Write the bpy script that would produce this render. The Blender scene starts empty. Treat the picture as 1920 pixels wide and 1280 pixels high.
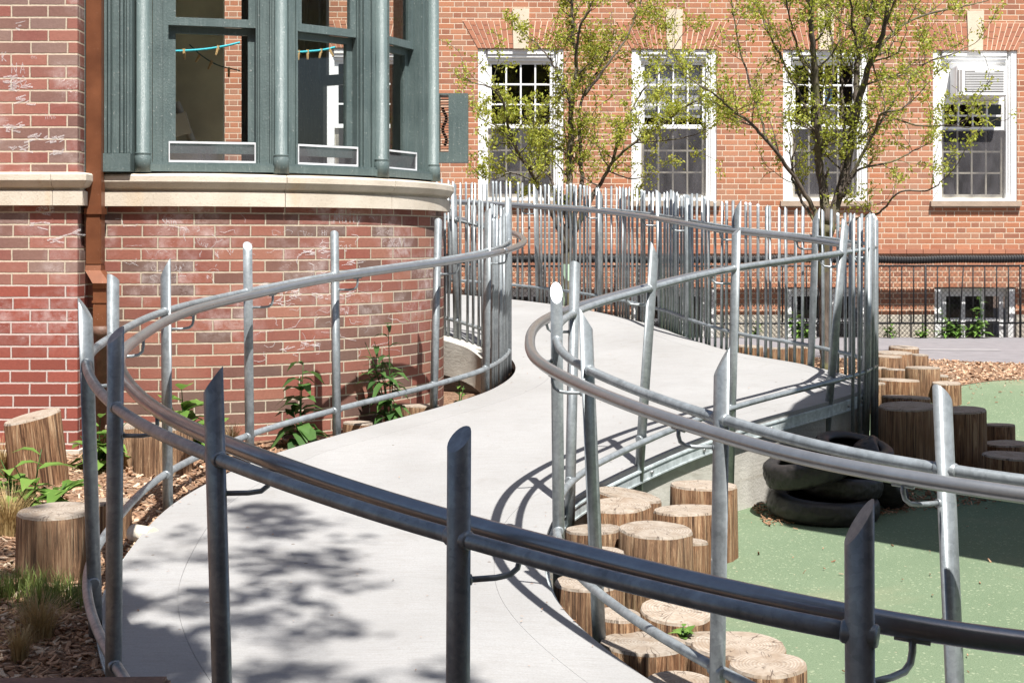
import bpy, bmesh, math, random
from math import sin, cos, pi, radians, sqrt, atan2, floor
from mathutils import Vector, Matrix, noise as mnoise
random.seed(7)
sc = bpy.context.scene
COL = sc.collection
F = 2667.0; HZ = 450.0; ZC = 1.2          # focal length in photo pixels, horizon row, eye height

def P(px, py, D): return Vector(((px-960)*D/F, D, ZC-(py-HZ)*D/F))
def XW(px, D): return (px-960)*D/F
def ZW(py, D): return ZC-(py-HZ)*D/F
def lerp(a, b, t): return a+(b-a)*t
def smooth(a, b, x):
    t = min(1, max(0, (x-a)/(b-a))); return t*t*(3-2*t)
def interp(tab, x):
    if x <= tab[0][0]: return tab[0][1]
    for (x0, y0), (x1, y1) in zip(tab, tab[1:]):
        if x <= x1: return lerp(y0, y1, (x-x0)/(x1-x0))
    return tab[-1][1]

# ------------------------------------------------------------------ materials
def newmat(name):
    m = bpy.data.materials.new(name); m.use_nodes = True
    nt = m.node_tree; b = nt.nodes['Principled BSDF']
    return m, nt, b
class NT:
    def __init__(s, nt): s.nt = nt
    def n(s, t, **kw):
        x = s.nt.nodes.new(t)
        for k, v in kw.items(): setattr(x, k, v)
        return x
    def l(s, a, b): s.nt.links.new(a, b)
    def val(s, sock, v):
        if hasattr(v, 'node'): s.l(v, sock)
        else: sock.default_value = v
    def math(s, op, a, b=0.0, c=None, clamp=False):
        x = s.n('ShaderNodeMath', operation=op, use_clamp=clamp)
        s.val(x.inputs[0], a); s.val(x.inputs[1], b)
        if c is not None: s.val(x.inputs[2], c)
        return x.outputs[0]
    def noise(s, vec, scale, detail=4, rough=.55, dist=0.0):
        x = s.n('ShaderNodeTexNoise'); s.l(vec, x.inputs['Vector'])
        x.inputs['Scale'].default_value = scale; x.inputs['Detail'].default_value = detail
        x.inputs['Roughness'].default_value = rough; x.inputs['Distortion'].default_value = dist
        return x.outputs['Fac']
    def ramp(s, fac, stops, interp='LINEAR'):
        x = s.n('ShaderNodeValToRGB'); s.l(fac, x.inputs[0]); r = x.color_ramp; r.interpolation = interp
        while len(r.elements) < len(stops): r.elements.new(.5)
        for e, (p, c) in zip(r.elements, stops):
            e.position = p; e.color = (c[0], c[1], c[2], 1) if hasattr(c, '__len__') else (c, c, c, 1)
        return x.outputs['Color']
    def mix(s, fac, a, b, mode='MIX'):
        x = s.n('ShaderNodeMix', data_type='RGBA', blend_type=mode); x.clamp_result = False
        s.val(x.inputs[0], fac)
        for sock, v in ((x.inputs[6], a), (x.inputs[7], b)):
            if hasattr(v, 'node'): s.l(v, sock)
            else: sock.default_value = (v[0], v[1], v[2], 1)
        return x.outputs[2]
    def mapr(s, v, a, b, c, d):
        x = s.n('ShaderNodeMapRange'); s.val(x.inputs[0], v)
        for i, q in enumerate((a, b, c, d)): x.inputs[i+1].default_value = q
        return x.outputs[0]
    def scale(s, vec, sx, sy, sz, off=None):
        x = s.n('ShaderNodeMapping'); s.l(vec, x.inputs['Vector']); x.inputs['Scale'].default_value = (sx, sy, sz)
        if off is not None: s.l(off, x.inputs['Location'])
        return x.outputs[0]
    def bump(s, h, strength, dist, bsdf, prev=None):
        x = s.n('ShaderNodeBump'); x.inputs['Strength'].default_value = strength; x.inputs['Distance'].default_value = dist
        s.l(h, x.inputs['Height'])
        if prev: s.l(prev, x.inputs['Normal'])
        if bsdf: s.l(x.outputs[0], bsdf.inputs['Normal'])
        return x.outputs[0]
    def geo(s): return s.n('ShaderNodeNewGeometry').outputs['Position']
    def obj(s): return s.n('ShaderNodeTexCoord').outputs['Object']
    def uv(s): return s.n('ShaderNodeTexCoord').outputs['UV']
    def rnd(s): return s.n('ShaderNodeObjectInfo').outputs['Random']
    def combine(s, x, y, z=0.0):
        q = s.n('ShaderNodeCombineXYZ')
        for sock, v in zip(q.inputs, (x, y, z)): s.val(sock, v)
        return q.outputs[0]
    def sep(s, v):
        q = s.n('ShaderNodeSeparateXYZ'); s.l(v, q.inputs[0]); return q.outputs

M = {}
def simple(name, col, rough=.6, metal=0.0, var=.15, sc_=12, bump=0.0, bs=60, spec=None):
    m, nt, b = newmat(name); t = NT(nt)
    v = t.noise(t.geo(), sc_, 5)
    lo = [c*(1-var) for c in col]; hi = [min(1, c*(1+var)) for c in col]
    t.l(t.ramp(v, [(.3, lo), (.7, hi)]), b.inputs['Base Color'])
    b.inputs['Roughness'].default_value = rough; b.inputs['Metallic'].default_value = metal
    if spec is not None: b.inputs['Specular IOR Level'].default_value = spec
    if bump: t.bump(t.noise(t.geo(), bs, 4), bump, .01, b)
    M[name] = m; return m

def brick_mat(name, palette, mortar, course=.0677, stretch=.2032, header=None, chalk=0.0, lowzone=None, mort=.0055, stain=True):
    m, nt, b = newmat(name); t = NT(nt)
    uv = t.uv(); u, v, _ = t.sep(uv)
    wob = t.noise(uv, 30, 2)
    wobv = t.math('MULTIPLY', t.math('SUBTRACT', wob, .5), .004)
    v2 = t.math('ADD', v, wobv); u1 = t.math('ADD', u, wobv)
    row = t.math('FLOOR', t.math('DIVIDE', v2, course))
    fv = t.math('SUBTRACT', v2, t.math('MULTIPLY', row, course))
    odd = t.math('FLOORED_MODULO', row, 2.0)
    per = stretch if header is None else stretch+header
    u2 = t.math('ADD', u1, t.math('MULTIPLY', odd, per/2))
    rj = t.n('ShaderNodeTexWhiteNoise', noise_dimensions='1D'); t.l(row, rj.inputs['W'])
    u2 = t.math('ADD', u2, t.math('MULTIPLY', t.math('SUBTRACT', rj.outputs['Value'], .5), .018))
    cell = t.math('FLOOR', t.math('DIVIDE', u2, per))
    fu = t.math('SUBTRACT', u2, t.math('MULTIPLY', cell, per))
    du = t.math('MINIMUM', fu, t.math('SUBTRACT', per, fu))
    if header is not None:
        du = t.math('MINIMUM', du, t.math('ABSOLUTE', t.math('SUBTRACT', fu, stretch)))
        ish = t.math('GREATER_THAN', fu, stretch)
        ident = t.math('ADD', t.math('MULTIPLY', cell, 2.0), ish)
    else: ident = cell
    dv = t.math('MINIMUM', fv, t.math('SUBTRACT', course, fv))
    d = t.math('MINIMUM', du, dv)
    edge = t.noise(uv, 160, 3)
    d = t.math('ADD', d, t.math('MULTIPLY', t.math('SUBTRACT', edge, .5), .004))
    face = t.mapr(d, mort-.0012, mort+.0012, 0, 1)
    wn = t.n('ShaderNodeTexWhiteNoise', noise_dimensions='2D'); t.l(t.combine(ident, row), wn.inputs['Vector'])
    n = len(palette)
    bc = t.ramp(wn.outputs['Value'], [(i/n, c) for i, c in enumerate(palette)], 'CONSTANT')
    gr = t.noise(uv, 55, 6, .65)
    bc = t.mix(t.mapr(gr, .3, .75, .0, .55), bc, t.mix(1, bc, (.55, .5, .48), 'MULTIPLY'))
    big = t.noise(uv, 1.7, 4)
    bc = t.mix(t.mapr(big, .35, .7, 0, .25), bc, (.42, .27, .2))
    mc = t.ramp(t.noise(uv, 40, 4), [(.3, [c*.8 for c in mortar]), (.7, mortar)])
    if lowzone:
        z0, col2, mort2 = lowzone
        low = t.mapr(v, z0-.004, z0+.004, 1, 0)
        bc2 = t.mix(wn.outputs['Value'], col2, [c*.7 for c in col2])
        bc2 = t.mix(t.mapr(gr, .35, .7, 0, .6), bc2, [c*.6 for c in col2])
        bc = t.mix(low, bc, bc2); mc = t.mix(low, mc, mort2)
    if chalk > 0:                       # rubbed chalk that children left on some bricks
        zone = t.mapr(t.noise(uv, 2.3, 3), .46, .62, 0, 1)
        s1 = t.noise(t.scale(uv, 26, 60, 1), 1.0, 5, .7, 1.5)
        ch = t.math('MULTIPLY', t.math('MULTIPLY', zone, t.mapr(s1, .54, .66, 0, 1)), t.mapr(wn.outputs['Color'], .45, .6, .15, 1))
        vm = t.math('MULTIPLY', t.mapr(v, .55, .8, 0, 1), chalk)
        ch = t.math('MAXIMUM', t.math('MULTIPLY', ch, vm), t.math('MULTIPLY', t.math('MULTIPLY', zone, vm), t.mapr(t.noise(uv, 14, 5, .7), .4, .7, .0, .6)))
        bc = t.mix(ch, bc, (.66, .58, .56))
    col = t.mix(face, mc, bc)
    t.l(col, b.inputs['Base Color'])
    b.inputs['Roughness'].default_value = .85; b.inputs['Specular IOR Level'].default_value = .25
    h = t.math('ADD', face, t.math('MULTIPLY', t.noise(uv, 120, 4), .35))
    t.bump(h, .9, .005, b)
    M[name] = m; return m

brick_mat('brick_old', [(.25, .088, .064), (.205, .068, .052), (.285, .105, .074), (.155, .072, .058), (.235, .08, .06), (.31, .128, .088), (.135, .08, .066), (.265, .084, .06)], (.50, .42, .32), chalk=.95, mort=.0046)
brick_mat('brick_pier', [(.30, .108, .084), (.25, .09, .074), (.33, .125, .095), (.21, .11, .092), (.28, .10, .08), (.235, .15, .13)], (.58, .48, .37), chalk=1.0, mort=.0048, lowzone=(.95, (.32, .09, .065), (.52, .44, .40)))
brick_mat('brick_flemish', [(.43, .177, .095), (.36, .145, .08), (.47, .208, .115), (.31, .128, .076), (.41, .167, .09), (.39, .19, .115), (.45, .182, .095)], (.66, .51, .38), stretch=.2, header=.105)

def galv(name, col, rough, metal=.55, spang=55, k=1.0):
    m, nt, b = newmat(name); t = NT(nt)
    g = t.obj()
    vo = t.n('ShaderNodeTexVoronoi'); t.l(g, vo.inputs['Vector']); vo.inputs['Scale'].default_value = spang
    n1 = t.noise(g, 14, 5, .6, .6)
    sp = t.sep(vo.outputs['Color'])[0]
    st = t.noise(t.scale(g, 30, 30, 4), 1.0, 4, .6, .4)
    f = t.math('ADD', t.math('ADD', t.math('MULTIPLY', sp, .10), t.math('MULTIPLY', n1, .55)), t.math('MULTIPLY', st, .35))
    c = t.ramp(f, [(.28, [q*(1-.45*k) for q in col]), (.5, col), (.7, [min(1, q*(1+.42*k)) for q in col])])
    t.l(c, b.inputs['Base Color'])
    t.l(t.mapr(f, .2, .8, rough+.1*k, rough-.08*k), b.inputs['Roughness'])
    b.inputs['Metallic'].default_value = metal
    t.bump(t.noise(g, 220, 3), .12*k, .002, b)
    M[name] = m; return m
galv('galvanised', (.262, .286, .298), .40, .4, 90)
galv('handrail_steel', (.30, .304, .31), .29, .7, 90, .35)
galv('edge_steel', (.44, .485, .49), .5, .25, 60)

def concrete():
    m, nt, b = newmat('ramp_concrete'); t = NT(nt); g = t.geo()
    a = t.noise(g, 1.6, 5); f = t.noise(g, 130, 5, .7)
    s = t.noise(t.scale(g, 8, 130, 8), 1.0, 4, .6)
    c = t.ramp(a, [(.3, (.275, .272, .267)), (.7, (.335, .333, .33))])
    c = t.mix(t.mapr(f, .35, .7, .0, .45), c, (.21, .2, .19))
    c = t.mix(t.mapr(s, .45, .75, 0, .3), c, (.2, .18, .16))
    st = t.noise(g, 5, 5, .7, .8); c = t.mix(t.mapr(st, .55, .75, 0, .3), c, (.2, .185, .165))
    vo = t.n('ShaderNodeTexVoronoi'); t.l(g, vo.inputs['Vector']); vo.inputs['Scale'].default_value = 11
    pick = t.math('GREATER_THAN', t.sep(vo.outputs['Color'])[0], .86)
    spot = t.math('MULTIPLY', t.math('LESS_THAN', vo.outputs['Distance'], .085), pick)
    c = t.mix(t.math('MULTIPLY', spot, .75), c, (.12, .09, .07))
    t.l(c, b.inputs['Base Color']); b.inputs['Roughness'].default_value = .9; b.inputs['Specular IOR Level'].default_value = .2
    h = t.math('ADD', f, t.math('MULTIPLY', s, .8)); t.bump(h, .35, .004, b)
    M['ramp_concrete'] = m
concrete()
def wallconc():
    m, nt, b = newmat('wall_concrete'); t = NT(nt); g = t.geo()
    a = t.noise(g, 3, 6, .65, .5); f = t.noise(g, 60, 5, .7)
    w = t.noise(t.scale(g, 1.5, 1.5, 9), 1.0, 5, .6, 1.2)
    c = t.ramp(a, [(.3, (.33, .31, .27)), (.65, (.5, .48, .43))])
    c = t.mix(t.mapr(w, .55, .7, 0, .5), c, (.25, .21, .16))
    c = t.mix(t.mapr(f, .4, .7, 0, .3), c, (.3, .28, .25))
    t.l(c, b.inputs['Base Color']); b.inputs['Roughness'].default_value = .9
    t.bump(t.math('ADD', f, w), .5, .008, b)
    M['wall_concrete'] = m
wallconc()
def limestone():
    m, nt, b = newmat('limestone'); t = NT(nt); g = t.geo()
    a = t.noise(g, 4, 6, .6); f = t.noise(g, 90, 5, .7)
    st = t.noise(t.scale(g, 3, 3, .6), 1.6, 4)
    c = t.ramp(a, [(.3, (.50, .43, .34)), (.7, (.66, .59, .49))])
    c = t.mix(t.mapr(f, .55, .75, 0, .5), c, (.26, .2, .15))
    c = t.mix(t.mapr(st, .58, .75, 0, .5), c, (.55, .36, .17))
    t.l(c, b.inputs['Base Color']); b.inputs['Roughness'].default_value = .85
    t.bump(f, .4, .006, b); M['limestone'] = m
limestone()
def oldpaint():
    m, nt, b = newmat('green_paint'); t = NT(nt); g = t.obj()
    a = t.noise(g, 5, 5); gr = t.noise(t.scale(g, 60, 60, 3.5), 1.0, 5, .65)
    bl = t.noise(g, 70, 5, .7, .4)
    c = t.ramp(a, [(.3, (.075, .105, .104)), (.7, (.11, .146, .142))])
    c = t.mix(t.mapr(gr, .5, .72, 0, .35), c, (.19, .23, .225))
    c = t.mix(t.mapr(bl, .63, .67, 0, .85), c, (.36, .37, .35))
    c = t.mix(t.mapr(bl, .30, .27, 0, .8), c, (.03, .035, .035))
    t.l(c, b.inputs['Base Color']); b.inputs['Roughness'].default_value = .42
    t.bump(t.math('ADD', t.math('MULTIPLY', gr, .8), bl), .5, .006, b); M['green_paint'] = m
oldpaint()
def copper():
    m, nt, b = newmat('copper'); t = NT(nt); g = t.obj()
    a = t.noise(g, 6, 5); f = t.noise(g, 120, 3)
    c = t.ramp(a, [(.3, (.135, .048, .022)), (.7, (.235, .088, .04))])
    c = t.mix(t.mapr(f, .68, .72, 0, .7), c, (.6, .45, .35))
    t.l(c, b.inputs['Base Color']); b.inputs['Roughness'].default_value = .4; b.inputs['Metallic'].default_value = .25
    M['copper'] = m
copper()
def woodside():
    m, nt, b = newmat('log_side'); t = NT(nt)
    g = t.obj(); r = t.rnd(); off = t.combine(t.math('MULTIPLY', r, 37.0), t.math('MULTIPLY', r, 91.0), 0.0)
    x = t.n('ShaderNodeVectorMath', operation='ADD'); t.l(g, x.inputs[0]); t.l(off, x.inputs[1]); g2 = x.outputs[0]
    a = t.noise(t.scale(g2, 42, 42, 1.8), 1.0, 6, .7, 1.3); b2 = t.noise(t.scale(g2, 75, 75, 2.2), 1.0, 3, .6, .5)
    k = t.noise(g2, 5, 4)
    c = t.ramp(a, [(.33, (.04, .02, .011)), (.42, (.17, .085, .045)), (.52, (.36, .205, .11)), (.62, (.52, .355, .215))])
    c = t.mix(t.mapr(b2, .36, .42, .85, 0), c, (.06, .03, .017))
    c = t.mix(t.mapr(k, .5, .7, 0, .55), c, (.24, .105, .045))
    c = t.mix(t.mapr(r, 0, 1, 0, .25), c, (.27, .2, .14))
    t.l(c, b.inputs['Base Color']); b.inputs['Roughness'].default_value = .8; b.inputs['Specular IOR Level'].default_value = .25
    t.bump(t.math('ADD', a, t.math('MULTIPLY', b2, .8)), 1.0, .03, b); M['log_side'] = m
    m, nt, b = newmat('log_top'); t = NT(nt); g = t.obj(); r = t.rnd()
    x, y, z = t.sep(g)
    off = t.math('MULTIPLY', r, 50.0)
    vv = t.combine(x, y, off)
    wob = t.noise(vv, 9, 4)
    rad = t.math('SQRT', t.math('ADD', t.math('MULTIPLY', x, x), t.math('MULTIPLY', y, y)))
    rr = t.math('ADD', rad, t.math('MULTIPLY', wob, .035))
    ring = t.math('SINE', t.math('MULTIPLY', rr, 520.0))
    ang = t.math('ARCTAN2', y, x)
    cn = t.n('ShaderNodeTexNoise', noise_dimensions='2D')
    t.l(t.combine(t.math('ADD', t.math('MULTIPLY', ang, 1.6), off), t.math('MULTIPLY', rad, 2.5)), cn.inputs['Vector'])
    cn.inputs['Scale'].default_value = 2.2; cn.inputs['Detail'].default_value = 1
    crack = t.mapr(t.math('ABSOLUTE', t.math('SUBTRACT', cn.outputs['Fac'], .5)), .0, .024, 1, 0)
    crack = t.math('MULTIPLY', crack, t.mapr(t.noise(vv, 14, 2), .44, .53, 0, 1))
    sp = t.noise(vv, 45, 5, .7)
    c = t.ramp(sp, [(.3, (.29, .235, .18)), (.7, (.41, .355, .295))])
    c = t.mix(t.mapr(ring, -.2, 1, 0, .4), c, (.19, .12, .07))
    c = t.mix(t.mapr(wob, .5, .7, 0, .6), c, (.2, .13, .075))
    c = t.mix(t.mapr(t.noise(vv, 22, 5, .7), .5, .7, 0, .5), c, (.2, .15, .11))
    r2 = t.math('FRACT', t.math('MULTIPLY', r, 7.31))
    c = t.mix(t.math('MULTIPLY', r2, .55), c, t.mix(1, c, (.72, .76, .8), 'MULTIPLY'))
    c = t.mix(t.math('MULTIPLY', crack, .9), c, (.06, .035, .022))
    t.l(c, b.inputs['Base Color']); b.inputs['Roughness'].default_value = .85
    t.bump(t.math('SUBTRACT', t.math('MULTIPLY', ring, .2), t.math('MULTIPLY', crack, 2.0)), .5, .006, b); M['log_top'] = m
woodside()
def mulch(name, cols, sc_):
    m, nt, b = newmat(name); t = NT(nt); g = t.geo()
    vo = t.n('ShaderNodeTexVoronoi'); vo.inputs['Scale'].default_value = sc_; vo.inputs['Randomness'].default_value = 1
    wr = t.n('ShaderNodeVectorMath', operation='ADD'); t.l(t.scale(g, 1, 1.7, 1), wr.inputs[0])
    nz = t.n('ShaderNodeTexNoise'); t.l(g, nz.inputs['Vector']); nz.inputs['Scale'].default_value = 18
    sv = t.n('ShaderNodeVectorMath', operation='SCALE'); t.l(nz.outputs['Color'], sv.inputs[0]); sv.inputs['Scale'].default_value = .05
    t.l(sv.outputs[0], wr.inputs[1]); t.l(wr.outputs[0], vo.inputs['Vector'])
    rv = t.sep(vo.outputs['Color'])[0]
    n = len(cols)
    c = t.ramp(rv, [(i/(n-1), q) for i, q in enumerate(cols)])
    c = t.mix(t.mapr(vo.outputs['Distance'], .45, .8, 0, .7), c, (.05, .028, .018))
    c = t.mix(t.mapr(t.noise(g, 2.5, 4), .4, .7, 0, .35), c, (.2, .125, .08))
    t.l(c, b.inputs['Base Color']); b.inputs['Roughness'].default_value = .9; b.inputs['Specular IOR Level'].default_value = .2
    t.bump(t.math('ADD', rv, t.math('MULTIPLY', vo.outputs['Distance'], -1)), .9, .02, b); M[name] = m
mulch('mulch', [(.12, .06, .036), (.34, .19, .115), (.47, .31, .2), (.26, .14, .078), (.55, .41, .3)], 55)
def rubber():
    m, nt, b = newmat('green_rubber'); t = NT(nt); g = t.geo()
    a = t.noise(g, 1.2, 4); f = t.noise(g, 210, 4, .75); vo = t.n('ShaderNodeTexVoronoi'); t.l(g, vo.inputs['Vector']); vo.inputs['Scale'].default_value = 120
    c = t.ramp(a, [(.3, (.168, .222, .137)), (.7, (.215, .268, .172))])
    c = t.mix(t.mapr(f, .35, .7, .6, 0), c, (.045, .08, .04))
    c = t.mix(t.math('GREATER_THAN', t.sep(vo.outputs['Color'])[0], .965), c, (.25, .29, .19))
    vo2 = t.n('ShaderNodeTexVoronoi'); t.l(g, vo2.inputs['Vector']); vo2.inputs['Scale'].default_value = 16
    sp = t.math('MULTIPLY', t.math('LESS_THAN', vo2.outputs['Distance'], .09), t.math('GREATER_THAN', t.sep(vo2.outputs['Color'])[0], .8))
    c = t.mix(sp, c, (.3, .27, .18))
    c = t.mix(t.mapr(t.noise(g, .9, 6, .65, .6), .52, .72, 0, .45), c, (.27, .25, .16))
    t.l(c, b.inputs['Base Color']); b.inputs['Roughness'].default_value = .9; b.inputs['Specular IOR Level'].default_value = .2
    t.bump(f, .7, .006, b); M['green_rubber'] = m
rubber()
simple('asphalt', (.185, .175, .183), .9, 0, .12, 6, .5, 90)
simple('white_line', (.30, .29, .295), .8, 0, .1, 9)
simple('soil', (.10, .065, .043), .95, 0, .25, 7, .6, 40)
simple('white_paint', (.78, .78, .77), .5, 0, .06, 8, .15, 40)
simple('cream_paint', (.62, .57, .47), .6, 0, .15, 14, .2, 40)
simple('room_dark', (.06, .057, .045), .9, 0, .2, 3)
simple('sill_stone', (.36, .275, .205), .85, 0, .12, 9, .3, 70)
simple('keystone', (.60, .50, .38), .85, 0, .08, 9, .2, 70)
simple('foundation', (.52, .47, .39), .9, 0, .15, 5, .4, 60)
simple('black_iron', (.018, .018, .02), .45, .2, .2)
simple('black_plastic', (.012, .012, .013), .42)
simple('tyre_rubber', (.02, .025, .024), .6, 0, .3, 30, .3, 120)
simple('interior_dark', (.74, .70, .52), .9, 0, .2, 3)
simple('interior_floor', (.55, .45, .33), .6, 0, .2, 3)
simple('interior_wall', (.6, .57, .48), .9, 0, .1, 3)
simple('blue_rope', (.06, .55, .66), .7, 0, .25, 300)
simple('rope_reflection', (.03, .09, .08), .7)  # dark tone for the blue rope's reflection
simple('peg_wood', (.58, .38, .17), .7, 0, .2, 90)
simple('screen_frame', (.72, .72, .74), .4)
simple('blind', (.72, .73, .72), .7, 0, .04, 2)
simple('blue_paper', (.08, .28, .62), .7)
simple('bolt_steel', (.5, .5, .5), .35, .8)
simple('plank_wood', (.14, .075, .05), .6, 0, .3, 30, .3, 80)
simple('birch', (.62, .56, .46), .8, 0, .25, 25, .3, 60)
simple('ac_white', (.76, .76, .75), .45, 0, .03)
simple('ac_grey', (.22, .2, .19), .6)
simple('tree_guard', (.45, .62, .46), .6, 0, .1)
simple('canopy_wood', (.35, .25, .16), .7, 0, .2)
simple('chip_a', (.40, .245, .15), .9, 0, .3, 60)
simple('chip_b', (.25, .135, .075), .9, 0, .3, 60)
simple('chip_c', (.48, .37, .265), .9, 0, .2, 60)
def leafmat(name, a, b_, trans=.35):
    m, nt, b = newmat(name); t = NT(nt)
    geo = t.n('ShaderNodeNewGeometry')
    n = t.noise(geo.outputs['Position'], 9, 3)
    rnd = geo.outputs['Random Per Island']
    c = t.mix(rnd, a, b_)
    c = t.mix(t.mapr(n, .35, .7, 0, .4), c, [q*.6 for q in a])
    t.l(c, b.inputs['Base Color']); b.inputs['Roughness'].default_value = .45; b.inputs['Specular IOR Level'].default_value = .35
    tr = t.n('ShaderNodeBsdfTranslucent'); t.l(c, tr.inputs['Color'])
    mx = t.n('ShaderNodeMixShader'); mx.inputs[0].default_value = trans
    t.l(b.outputs[0], mx.inputs[1]); t.l(tr.outputs[0], mx.inputs[2])
    t.l(mx.outputs[0], nt.nodes['Material Output'].inputs['Surface']); M[name] = m
leafmat('spring_leaf', (.30, .37, .04), (.60, .59, .11), .5)
leafmat('shade_leaf', (.05, .09, .02), (.09, .13, .03), .15)
leafmat('weed_leaf', (.11, .22, .04), (.22, .36, .08))
leafmat('weed_dark', (.045, .11, .03), (.10, .20, .05))
leafmat('dry_grass', (.36, .25, .11), (.5, .38, .18), .2)
leafmat('green_grass', (.12, .18, .04), (.24, .28, .08), .25)
def bark():
    m, nt, b = newmat('tree_bark'); t = NT(nt); g = t.geo()
    a = t.noise(t.scale(g, 40, 40, 8), 1.0, 5, .6, .5); k = t.noise(g, 4, 4)
    c = t.ramp(a, [(.3, (.045, .033, .024)), (.7, (.13, .10, .078))])
    c = t.mix(t.mapr(k, .5, .66, 0, .7), c, (.15, .15, .05))
    t.l(c, b.inputs['Base Color']); b.inputs['Roughness'].default_value = .85
    t.bump(a, .6, .01, b); M['tree_bark'] = m
bark()
def glass(name, tint, refl=1.0):
    m, nt, b = newmat(name); t = NT(nt)
    tr = t.n('ShaderNodeBsdfTransparent'); tr.inputs[0].default_value = (*tint, 1)
    gl = t.n('ShaderNodeBsdfGlossy'); gl.inputs['Roughness'].default_value = .02
    lw = t.n('ShaderNodeLayerWeight'); lw.inputs[0].default_value = .5
    fr = t.math('MULTIPLY_ADD', t.math('POWER', lw.outputs['Facing'], 5.0), .92, .06)
    mx = t.n('ShaderNodeMixShader'); t.l(t.math('MULTIPLY', fr, refl), mx.inputs[0])
    t.l(tr.outputs[0], mx.inputs[1]); t.l(gl.outputs[0], mx.inputs[2])
    t.l(mx.outputs[0], nt.nodes['Material Output'].inputs['Surface']); M[name] = m
glass('window_glass', (.93, .95, .94), 1.3); glass('dark_glass', (.62, .62, .64), .8)
def screenmat():
    m, nt, b = newmat('fly_screen'); t = NT(nt)
    b.inputs['Base Color'].default_value = (.075, .07, .075, 1); b.inputs['Roughness'].default_value = .8
    tr = t.n('ShaderNodeBsdfTransparent'); mx = t.n('ShaderNodeMixShader'); t.l(t.mapr(t.noise(t.scale(t.geo(), 2.2, 2.2, 1.2), 1.6, 4, .6, .8), .35, .65, .35, .8), mx.inputs[0])
    t.l(tr.outputs[0], mx.inputs[1]); t.l(b.outputs[0], mx.inputs[2])
    t.l(mx.outputs[0], nt.nodes['Material Output'].inputs['Surface']); M['fly_screen'] = m
screenmat()
def chalkmat():
    m, nt, b = newmat('chalk'); t = NT(nt)
    b.inputs['Base Color'].default_value = (.82, .78, .78, 1); b.inputs['Roughness'].default_value = .95
    tr = t.n('ShaderNodeBsdfTransparent'); mx = t.n('ShaderNodeMixShader')
    t.l(t.mapr(t.noise(t.geo(), 300, 4, .75), .4, .62, .03, .75), mx.inputs[0])
    t.l(tr.outputs[0], mx.inputs[1]); t.l(b.outputs[0], mx.inputs[2])
    t.l(mx.outputs[0], nt.nodes['Material Output'].inputs['Surface']); M['chalk'] = m
chalkmat()

# ------------------------------------------------------------------ mesh helpers
def wl(o):
    v = Vector((0, 0, 0))
    while o: v = v+o.location; o = o.parent
    return v
def obj(name, bm, mat, parent=None, smooth_=None, uvs=False):
    if parent: bmesh.ops.translate(bm, verts=bm.verts, vec=-wl(parent))
    me = bpy.data.meshes.new(name); 
    if smooth_ is not None:
        for f in bm.faces: f.smooth = smooth_
    bm.to_mesh(me); bm.free()
    mats = mat if isinstance(mat, (list, tuple)) else [mat]
    for q in mats: me.materials.append(M[q] if isinstance(q, str) else q)
    o = bpy.data.objects.new(name, me); COL.objects.link(o)
    if parent: o.parent = parent
    return o
def thing(name, label, cat, loc, group=None):
    o = bpy.data.objects.new(name, None); COL.objects.link(o); o.location = loc; o.empty_display_size = .1
    return tag(o, label, cat, group)
def tag(o, label, cat, group=None):
    o['label'] = label; o['category'] = cat
    if group: o['group'] = group
    return o
def struct(o, kind='structure'): o['kind'] = kind; return o
def recentre(o, c):
    """mesh object whose verts are in world space -> origin at c"""
    o.data.transform(Matrix.Translation(-Vector(c))); o.location = c; return o

def box(bm, x0, x1, y0, y1, z0, z1, mi=0, rot=None, piv=None):
    vs = [bm.verts.new((x, y, z)) for z in (z0, z1) for y in (y0, y1) for x in (x0, x1)]
    if rot is not None:
        p = Vector(piv) if piv is not None else Vector(((x0+x1)/2, (y0+y1)/2, (z0+z1)/2))
        for v in vs: v.co = p+rot@(v.co-p)
    for q in ((0, 2, 3, 1), (4, 5, 7, 6), (0, 1, 5, 4), (2, 6, 7, 3), (0, 4, 6, 2), (1, 3, 7, 5)):
        f = bm.faces.new([vs[i] for i in q]); f.material_index = mi
    return vs
def frames(pts):
    n = len(pts); T = []
    for i in range(n):
        a = pts[max(0, i-1)]; b = pts[min(n-1, i+1)]; t = (b-a)
        T.append(t.normalized() if t.length > 1e-9 else Vector((0, 0, 1)))
    up = Vector((0, 0, 1)) if abs(T[0].z) < .9 else Vector((1, 0, 0))
    N = [(up-T[0]*up.dot(T[0])).normalized()]
    for i in range(1, n):
        v = N[-1]-T[i]*N[-1].dot(T[i])
        N.append(v.normalized() if v.length > 1e-6 else N[-1])
    return T, N
def tube(bm, pts, r, seg=10, caps=True, mi=0):
    pts = [Vector(p) for p in pts]; T, N = frames(pts); rings = []
    for i, p in enumerate(pts):
        B = T[i].cross(N[i]); rr = r[i] if hasattr(r, '__len__') else r
        rings.append([bm.verts.new(p+(N[i]*cos(2*pi*k/seg)+B*sin(2*pi*k/seg))*rr) for k in range(seg)])
    for a, b in zip(rings, rings[1:]):
        for k in range(seg):
            f = bm.faces.new((a[k], a[(k+1) % seg], b[(k+1) % seg], b[k])); f.smooth = True; f.material_index = mi
    if caps:
        f = bm.faces.new(rings[0][::-1]); f.material_index = mi
        f = bm.faces.new(rings[-1]); f.material_index = mi
    return rings
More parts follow.
